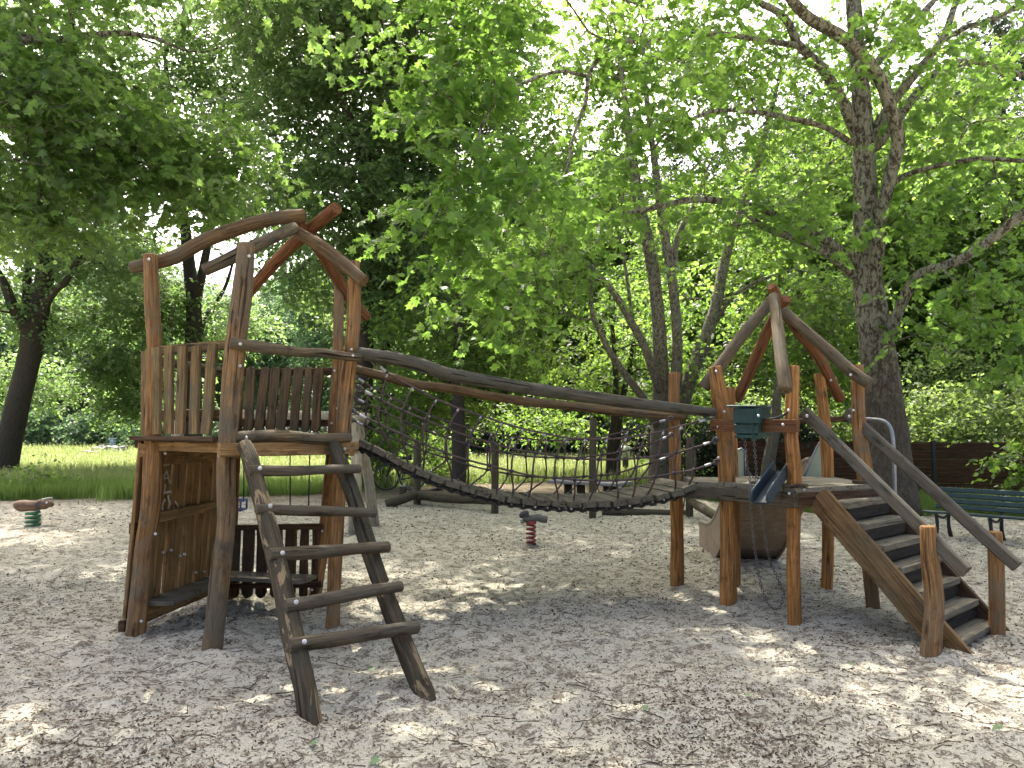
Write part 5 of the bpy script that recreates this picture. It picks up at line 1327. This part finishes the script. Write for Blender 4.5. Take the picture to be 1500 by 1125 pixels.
# ---- tall dark tree behind the bridge's left end
limbs = [
 (PL([(530, 738, 22), (532, 640, 22), (533, 540, 22), (535, 440, 22), (537, 330, 22), (534, 250, 22), (528, 215, 22), (508, 165, 22), (495, 110, 22), (485, 40, 22)]), [.30, .27, .26, .24, .22, .20, .17, .13, .10, .05]),
 (PL([(534, 245, 22), (545, 215, 22), (550, 180, 22), (565, 130, 22), (580, 60, 22)]), [.14, .11, .10, .07, .04]),
 (PL([(533, 440, 22), (490, 370, 21.6), (450, 330, 21.4), (420, 290, 21.3)]), [.10, .08, .06, .03])]
cl = [(540, 330, 21.8, 2.3, 2.2, 1.7, 90), (460, 250, 22, 2.0, 2, 1.6, 60), (600, 240, 22.2, 1.6, 1.8, 1.8, 56), (520, 120, 22.4, 2.4, 2.2, 1.8, 80), (450, 40, 22.8, 2.8, 2.4, 1.6, 90), (430, 150, 23, 2.0, 2.0, 1.6, 60), (400, 300, 24, 1.4, 1.6, 1.4, 34), (600, 50, 22.5, 2.6, 2.0, 1.8, 84), (660, 160, 23.5, 2.0, 2.0, 1.8, 60), (570, 430, 22.3, 1.7, 1.7, 1.0, 50), (440, 400, 23, 1.1, 1.4, 1.0, 26), (620, 480, 23, 1.4, 1.4, .9, 34), (640, 380, 22.5, 1.3, 1.6, 1.2, 40), (590, 540, 23, 1.0, 1.0, .6, 16)]
up = EL([(A([-4.5, 18.8, 14.2]), 6.5, 4.5, 1.2, 115), (A([-4, 23, 17]), 5, 3.5, 1.5, 80)], rng)  # unseen leaf slabs added to shade the sand behind the left tower
c6 = EL(cl, rng); c6 = c6[vn3(c6, 14, .6) > -.34]
tree('maple_tree', 'tall dark maple with straight trunk rising behind the left end of the rope bridge', 'shade trees along the meadow edge', limbs, c6, M['lf_dark'], M['bark_dark'], 26, (8, .85, 11), .155, OVAL, over=up)
limbs = [(PL([(560, 738, 23), (561, 640, 23), (562, 560, 23), (565, 480, 23), (572, 400, 23), (584, 300, 23), (596, 200, 23)]), [.22, .20, .19, .17, .14, .10, .05])]
c7 = EL([(600, 200, 23.5, 1.8, 1.8, 1.8, 60), (640, 130, 24, 2, 2, 1.6, 56), (730, 110, 25.5, 2.2, 2, 1.7, 60), (760, 240, 26, 1.8, 1.8, 1.4, 44), (680, 30, 25, 2.4, 2, 1.4, 50), (620, 290, 24, 1.6, 1.6, 1.2, 40)], rng)
tree('maple_tree', 'slimmer dark maple leaning right beside the tall trunk behind the bridge', 'shade trees along the meadow edge', limbs, c7, M['lf_dark'], M['bark_dark'], 27, (8, .85, 11), .155, OVAL)

# ---- small trees under the canopy
def small(label, base, stem, r, cl, seed, leaf='lf_mid', bk='bark_dark', spray=(6, .8, 8), size=.13, name='young_tree', group='young trees behind the rope bridge'):
    rg = np.random.RandomState(seed)
    c = EL(cl, rg); c = c[vn3(c, seed, .7) > -.28]
    return tree(name, label, group, [(stem, r)], c, M[leaf], M[bk], seed, spray, size, OVAL)
small('young tree with dark trunk behind the middle of the rope net', None, PL([(672, 725, 19), (672, 640, 19), (670, 560, 19), (672, 480, 19), (664, 400, 19)]), [.19, .17, .16, .12, .06],
      [(680, 540, 19.5, 1.6, 1.6, .7, 44), (650, 470, 19.5, 1.6, 1.5, .9, 50), (740, 500, 20, 1.4, 1.4, .9, 44), (600, 590, 20, 1.0, 1.0, .5, 26), (720, 600, 21, 1.4, 1.4, .4, 22), (640, 610, 21.5, 1.0, 1, .5, 18), (780, 540, 21, 1.2, 1.2, .8, 30)], 41)
small('slim young tree beside the distant person behind the bridge net', None, PL([(891, 724, 23), (894, 660, 23), (902, 590, 23), (900, 520, 23), (893, 430, 23)]), [.12, .11, .10, .08, .04],
      [(900, 520, 24, 1.8, 1.5, 1.2, 50), (840, 560, 24, 1.6, 1.5, .9, 40), (950, 590, 24.5, 1.4, 1.4, .8, 34), (850, 620, 25, 1.2, 1.2, .5, 20), (780, 620, 25, 1.4, 1.2, .5, 22)], 42)
small('forked young tree right of the distant person behind the bridge net', None, PL([(903, 722, 23.6), (904, 660, 23.6), (908, 600, 23.6), (922, 540, 23.6), (930, 470, 23.6)]), [.13, .12, .11, .08, .04],
      [(960, 500, 24, 1.4, 1.4, 1.2, 34), (1010, 560, 24, 1.5, 1.4, 1.0, 36)], 43)
small('young tree with a thin leaning trunk just behind the play tower deck', None, PL([(1121, 716, 17.6), (1127, 670, 17.6), (1135, 630, 17.6), (1138, 580, 17.6), (1143, 530, 17.6), (1140, 470, 17.6), (1138, 420, 17.6)]), [.15, .14, .12, .095, .08, .06, .03],
      [(1150, 480, 18, 1.5, 1.4, .9, 46), (1210, 450, 18.4, 1.3, 1.3, .9, 36), (1180, 560, 19, 1.2, 1.2, .8, 36), (1090, 540, 19, 1.0, 1.2, .8, 26), (1100, 620, 19, .9, 1.0, .5, 16), (1230, 560, 19, 1.0, 1.0, .8, 26)], 44, 'lf_mid', 'bark_mid')

# ---- background trees behind (three kinds, copied)
def proto(name, label, group, h, r, leaf, bk, seed, n, size, spray):
    rg = np.random.RandomState(seed)
    tr = [A([0, 0, -.2]), A([.1, 0, h * .25]), A([-.1, .1, h * .5]), A([.1, -.1, h * .75]), A([0, 0, h * .93])]
    c = np.vstack([ell((0, 0, h * .62), (r, r, h * .36), n, rg, .45), ell((0, 0, h * .25), (r * .9, r * .9, h * .2), n // 4, rg, .5)])
    c = c[vn3(c, seed, .4) > -.22]
    return tree(name, label, group, [(tr, [.26, .22, .17, .1, .03])], c, M[leaf], M[bk], seed, spray, size, OVAL, rtip=.012)
def dup(root, loc, rz, sc, label=None):
    r = root.copy(); C.objects.link(r); r.location = loc; r.rotation_euler = (0, 0, rz); r.scale = (sc, sc, sc * random.uniform(.92, 1.1))
    if label: r['label'] = label
    for ch in root.children:
        c = ch.copy(); C.objects.link(c); c.parent = r
        for g in ch.children:
            d = g.copy(); C.objects.link(d); d.parent = c
    return r
kinds = [proto('background_tree', 'leafy light green tree among the trees crowding behind the playground', 'leafy trees behind the playground', 15, 4.0, 'lf_mid', 'bark_dark', 51, 360, .165, (9, 1.2, 14)),
         proto('background_tree', 'mid green tree with loose crown at the far side of the meadow', 'trees across the meadow', 17, 4.6, 'lf_far', 'bark_dark', 52, 360, .21, (9, 1.4, 13)),
         proto('background_tree', 'dark blue green tree deep in shade behind the fence', 'dark trees behind the fence', 16, 3.6, 'lf_conifer', 'bark_dark', 53, 360, .17, (9, 1.1, 13))]
spots = {0: [(-1.5, 48, 1.0), (3.5, 46.5, 1.05), (9.0, 40, 1.0), (13, 31, 1.1), (18.5, 34, 1.4), (-6.5, 50, 1.05), (17.5, 29, .85), (6, 51, 1.35), (0.5, 54, 1.45), (12.5, 44, 1.25), (-4, 58, 1.5), (5, 60, 1.7), (-9.5, 60, 1.5)],
         1: [(-48, 82, 1.1), (-56, 84, 1.2), (-39, 80, 1.0), (-30, 76, 1.0), (-23, 72, .95), (-64, 88, 1.3), (-15, 66, 1.0), (-35, 90, 1.35), (-44, 92, 1.35), (-25, 88, 1.3), (-9, 58, 1.1), (-3, 60, 1.3), (-14, 80, 1.4), (-53, 96, 1.5), (-72, 92, 1.5), (4, 62, 1.4)],
         2: [(14.5, 36, 1.15), (19, 34, 1.1), (23, 31, 1.05), (11, 46, 1.3), (25, 38, 1.3), (17, 44, 1.35), (28, 27, .95)]}
for k_, L_ in spots.items():
    for i, (x, y, s) in enumerate(L_):
        if i == 0:
            kinds[k_].location = (x, y, 0); kinds[k_].scale = (s, s, s)
        else: dup(kinds[k_], (x, y, 0), random.uniform(0, 6.28), s * random.uniform(.93, 1.07))

# ---- shrubs
def shrub(label, c, r, n, leaf, seed, size=.10, spray=(6, .5, 8), name='shrub', group=None, cat='shrub', ns=5):
    rg = np.random.RandomState(seed); c = A(c, float); r = A(r, float)
    b = A([c[0], c[1], 0])
    cl = ell((c[0], c[1], c[2]), r, n, rg, .45); cl = cl[cl[:, 2] > .12]
    cl = cl[vn3(cl, seed, .9) > -.3]
    st = [([b - A([0, 0, .1]), b + (A([c[0], c[1], c[2]]) - b) * .7], [.035, .018])]
    for q in range(ns):
        a_ = q * 2 * pi / ns + rg.rand(); e = A([cos(a_) * r[0] * .5, sin(a_) * r[1] * .5, c[2] * .9])
        st.append(([b + A([cos(a_) * .06, sin(a_) * .06, -.1]), b + e * A([.4, .4, .5]), b + e], [.025, .02, .01]))
    T = tree(name, label, group, st, cl, M[leaf], M['bark_dark'], seed, spray, size, OVAL, twig_r=.003, rtip=.005, cat=cat)
    return T
shrub('bright green shrub in front of the brown fence, at the right edge behind the bench', (10.55, 14.8, .95), (1.0, .7, .75), 80, 'lf_mid', 61, .13, group='shrubs round the playground')
bushes = [((9.3, 22.5, 1.6), (2.0, 1.4, 1.5)), ((12.6, 22.0, 1.5), (1.9, 1.4, 1.5)), ((15.6, 21.0, 1.6), (1.8, 1.4, 1.7)), ((11.0, 25.5, 2.0), (2.2, 1.5, 1.9)), ((14.2, 25, 2.3), (2.2, 1.5, 2.2)), ((17.6, 24, 2.0), (2.0, 1.4, 2.2)), ((6.9, 24.5, 1.5), (1.8, 1.4, 1.5))]
for i, (c, r) in enumerate(bushes):
    shrub('sunlit pale green bush growing behind the brown board fence', c, r, 170, 'lf_bush', 70 + i, .12, (6, .6, 8), name='bush', group='sunlit bushes behind the fence', cat='bush')
shrub('dense dark evergreen hedge shrub between the bridge end and the play tower', (5.3, 19.2, 1.0), (1.0, .7, 1.05), 150, 'lf_hedge', 80, .09, (8, .4, 9), name='hedge_shrub', group='dark hedge shrubs')
shrub('dense dark evergreen hedge shrub seen under the green sand hopper', (6.7, 18.9, 1.0), (.95, .6, 1.0), 150, 'lf_hedge', 81, .09, (8, .4, 9), name='hedge_shrub', group='dark hedge shrubs')
shrub('bushy green sapling just behind the parked bicycle', (-3.6, 21.6, .9), (1.0, .8, .9), 80, 'lf_mid', 82, .12, (5, .5, 8), group='shrubs round the playground')
shrub('small leafy sapling between the trunks behind the bridge net', (-2.3, 23.4, .8), (.8, .7, .8), 50, 'lf_mid', 83, .12, (5, .5, 8), group='shrubs round the playground')
shrub('low leafy plant at the foot of the pale multi-stem plane tree', (4.9, 20.6, .4), (.7, .5, .4), 40, 'lf_mid', 84, .12, (5, .4, 7), group='shrubs round the playground')
shrub('weedy plant clump on the grass edge near the spring rider', (P(60, 700, 19.2)[0], 19.3, .25), (.7, .4, .3), 26, 'lf_mid', 85, .10, (5, .3, 7), group='shrubs round the playground', ns=3)
for i, (x, y, h) in enumerate([(-14, 47, 1.2), (-9.5, 46, 1.4), (-5.5, 44, 1.3), (-1.5, 43.5, 1.2), (2.5, 43, 1.4), (7, 38, 1.5)]):
    shrub('dark shrub along the far meadow edge in front of the wood', (x, y, h), (2.4, 1.2, h), 110, 'lf_conifer', 90 + i, .18, (6, .8, 8), group='shrubs along the meadow edge')
for i, (x, y, h) in enumerate([(-62, 76, 1.6), (-54, 75, 1.8), (-46, 74, 1.8), (-38, 72, 1.5), (-30, 68, 1.7), (-22, 64, 1.6)]):
    shrub('bush at the foot of the wood across the meadow', (x, y, h), (4.4, 2, h * 1.3), 120, 'lf_far', 100 + i, .3, (6, 1.1, 8), group='bushes across the meadow', ns=3, cat='bush')

# ---- grass, flowers, litter
def blades(n, pos_fn, h, w, mat, name, seed, label=None, lean=.35):
    rg = np.random.RandomState(seed)
    p = pos_fn(n, rg); n = len(p)
    a_ = rg.rand(n) * 2 * pi; hh = h * rg.uniform(.45, 1.25, n); ww = w * rg.uniform(.6, 1.3, n) * (p[:, 1] / 20) ** .6
    dx = np.stack([np.cos(a_), np.sin(a_), 0 * a_], 1) * ww[:, None]
    b_ = rg.rand(n) * 2 * pi; ln = np.stack([np.cos(b_), np.sin(b_), 0 * b_], 1) * (hh * lean * rg.rand(n))[:, None]
    mid = p + ln * .35 + A([0, 0, 1.]) * (hh * .6)[:, None]; tip = p + ln + A([0, 0, 1.]) * hh[:, None]
    V = np.stack([p - dx, p + dx, mid + dx * .7, tip, mid - dx * .7], 1).reshape(-1, 3)
    o = np_mesh(name, V, np.arange(n * 5), 5, mat, None, {'rnd': np.repeat(rg.rand(n), 5)})
    o['kind'] = 'stuff'
    if label: o['label'] = label
    return o
def meadow_pts(y0, y1, xl):
    def f(n, rg):
        u = rg.rand(n); Yv = 1 / (1 / y0 + u * (1 / y1 - 1 / y0))        # even in the picture's height
        Xv = (rg.rand(n) * 2 - 1) * .76 * Yv
        ok = (Yv > edgey(Xv) + .1 * rg.rand(n)) & (Xv > xl[0]) & (Xv < xl[1])
        Xv, Yv = Xv[ok], Yv[ok]
        return np.stack([Xv, Yv, gz(Xv, Yv) + .01], 1)
    return f
blades(90000, meadow_pts(21, 80, (-70, 6)), .42, .016, M['grass'], 'meadow_grass', 31, 'tall pale grass on the sunlit meadow')
def edge_pts(n, rg):
    Xv = rg.uniform(-17, 16, n); off = np.abs(rg.normal(0, 1.9, n)); tuft = vnoise(Xv, Xv * 0 + 3, 77, 1.7) + .6 * vnoise(Xv, Xv * 0 + 9, 78, 5.3); Yv = edgey(Xv) + off - np.where(rg.rand(n) < .3, np.clip(tuft, 0, 1) * 2.4 * rg.rand(n), 0)
    ok = (rg.rand(n) < np.where((Xv > -4.5) & (Xv < 4.3), .12, 1.0))
    Xv, Yv = Xv[ok], Yv[ok]
    return np.stack([Xv, Yv, gz(Xv, Yv) + .01], 1)
blades(52000, edge_pts, .34, .010, M['shadegrass'], 'edge_grass', 32, 'green grass and weeds at the edge of the sand')
def flower_pts(n, rg): 
    p = meadow_pts(23, 70, (-60, 3))(n, rg); p[:, 2] += .36 + .15 * rg.rand(len(p)); return p
rg = np.random.RandomState(33); fp = flower_pts(9000, rg)
Vf, fi, kk = leaf_mesh(fp, rg.normal(0, 1, (len(fp), 3)) * A([1, 1, .2]), A([0, 0, 1.]) + rg.normal(0, .4, (len(fp), 3)), .05 * (fp[:, 1] / 30) ** .5 * rg.uniform(.6, 1.4, len(fp)), OVAL, 0, 0)
o = np_mesh('meadow_flowers', Vf, fi, kk, M['flower'], None, {'rnd': np.repeat(rg.rand(len(fp)), 2 * kk)}); o['kind'] = 'stuff'; o['label'] = 'pale seed heads and flowers in the meadow'
# leaf litter: curled scraps lying on the sand
def litter(n, y0, y1, smin, smax, seed, name):
    rg = np.random.RandomState(seed)
    u = rg.rand(n); Yv = 1 / (1 / y0 + u * (1 / y1 - 1 / y0)); Xv = (rg.rand(n) * 2 - 1) * .74 * Yv
    dens = vnoise(Xv, Yv, 41, .7) + .7 * vnoise(Xv, Yv, 42, 2.3)
    ok = rg.rand(n) < np.clip(.55 + 1.1 * dens, .12, 1)
    Xv, Yv = Xv[ok], Yv[ok]; n = len(Xv)
    p = np.stack([Xv, Yv, gz(Xv, Yv) + .004], 1)
    a_ = rg.rand(n) * 2 * pi; d = np.stack([np.cos(a_), np.sin(a_), rg.normal(.05, .22, n)], 1)
    nr = A([0, 0, 1.]) + rg.normal(0, .45, (n, 3))
    s = np.exp(rg.uniform(np.log(smin), np.log(smax), n)) * (1 + .55 * np.clip(Yv - 5.5, 0, 10) / 4)
    sh = A([(0, 0), (.22, .2), (.26, .6), (0, 1.0)])
    V, idx, kk = leaf_mesh(p, d, nr, s, sh, rg.uniform(-.6, .6), -.25)
    return np_mesh(name, V, idx, kk, M['litter'], None, {'rnd': np.repeat(rg.rand(n) ** 1.5, 2 * kk)})
o = litter(104000, 2.6, 18.5, .006, .025, 34, 'leaf_litter'); o['kind'] = 'stuff'; o['label'] = 'dark dry leaf scraps scattered over the sand'
def twigs(n, seed):
    rg = np.random.RandomState(seed); u = rg.rand(n); Yv = 1 / (1 / 2.7 + u * (1 / 12 - 1 / 2.7)); Xv = (rg.rand(n) * 2 - 1) * .74 * Yv
    a_ = rg.rand(n) * 2 * pi; L = np.exp(rg.uniform(np.log(.03), np.log(.16), n)); d = np.stack([np.cos(a_), np.sin(a_), 0 * a_], 1) * L[:, None]; sd = np.stack([-np.sin(a_), np.cos(a_), 0 * a_], 1) * (L * rg.normal(0, .15, n))[:, None]
    p = np.stack([Xv, Yv, Xv * 0], 1); t = np.stack([p - d / 2, p + sd, p + d / 2], 1)
    t[..., 2] = gz(t[..., 0], t[..., 1]) + .004
    V, idx = prisms(t, .0032, .0018)
    return np_mesh('twig_litter', V, idx, 4, M['litter'], None, {'rnd': np.repeat(rg.rand(n) * .5, 9)})
o = twigs(1500, 35); o['kind'] = 'stuff'; o['label'] = 'thin dry twigs lying on the sand'
# single fallen green leaves
for i, (px, py, s, lab) in enumerate([(543, 1108, .10, 'fallen pale green leaf lying flat at the bottom edge below the ladder'), (540, 978, .09, 'fallen grey green leaf between the two ladder feet'), (944, 1046, .075, 'small fallen green leaf on the sand, centre of the foreground'),
                                      (1455, 1076, .10, 'fallen pale leaf on the sand in the bottom right corner'), (455, 1090, .08, 'curled brown green leaf just below the near ladder foot'), (1092, 1023, .07, 'dark green fallen leaf on the sand below the play tower'), (1098, 1046, .07, 'brown curled fallen leaf on the sand below the play tower'), (1250, 975, .06, 'small yellow green fallen leaf left of the stair foot')]):
    g = G(px, py, .0); g[2] = float(gz(g[0], g[1])) + .012; rg = np.random.RandomState(200 + i)
    a_ = rg.rand() * 6.28
    V, idx, kk = leaf_mesh(g[None], A([[cos(a_), sin(a_), .08]]), A([[rg.normal(0, .25), rg.normal(-.2, .2), 1.]]), A([s * .62]), LOBED, -.25, -.15)
    o = np_mesh('fallen_leaf', V, idx, kk, M['freshleaf'] if 'green' in lab or 'pale' in lab else M['litter'], None, {'rnd': np.full(len(V), rg.rand())}, base=g)
    tag(o, lab, 'leaf', 'single fallen leaves on the sand')
# ================================================================ light, sky, camera
EL_, AZ_ = radians(57), radians(-14)          # sun height; turn from +Y (behind the scene), minus = to the left
sd = A([math.sin(AZ_) * math.cos(EL_), math.cos(AZ_) * math.cos(EL_), math.sin(EL_)])
import mathutils
L = bpy.data.lights.new('sun', 'SUN'); L.energy = 2.0; L.angle = radians(.53); L.color = (1, .95, .86)
lo = bpy.data.objects.new('sun', L); C.objects.link(lo); lo.location = (0, 0, 40)
lo.rotation_euler = mathutils.Vector(tuple(-sd)).to_track_quat('-Z', 'Y').to_euler()
w = bpy.data.worlds.new('World'); bpy.context.scene.world = w; w.use_nodes = True
nt = w.node_tree; nt.nodes.clear()
sky = nt.nodes.new('ShaderNodeTexSky'); sky.sky_type = 'NISHITA'; sky.sun_disc = False
sky.sun_elevation = EL_; sky.sun_rotation = AZ_; sky.dust_density = 8.0; sky.air_density = 0.5; sky.ozone_density = 0.3; sky.altitude = 50
bg = nt.nodes.new('ShaderNodeBackground'); bg.inputs['Strength'].default_value = .15
out = nt.nodes.new('ShaderNodeOutputWorld')
nt.links.new(sky.outputs[0], bg.inputs['Color']); nt.links.new(bg.outputs[0], out.inputs['Surface'])
cd = bpy.data.cameras.new('camera'); cd.sensor_width = 36; cd.lens = 36 * F / 1500; cd.clip_end = 1000; cd.clip_start = .05
co = bpy.data.objects.new('camera', cd); C.objects.link(co); co.location = (0, 0, CAMZ); co.rotation_euler = (pi / 2 + PITCH, 0, 0)
sc = bpy.context.scene; sc.camera = co
sc.view_settings.view_transform = 'Standard'; sc.view_settings.look = 'None'; sc.view_settings.exposure = 2.6; sc.view_settings.gamma = 1
cy = sc.cycles
cy.max_bounces = 7; cy.diffuse_bounces = 4; cy.glossy_bounces = 2; cy.transmission_bounces = 4; cy.transparent_max_bounces = 4
cy.sample_clamp_indirect = 6; cy.caustics_reflective = False; cy.caustics_refractive = False
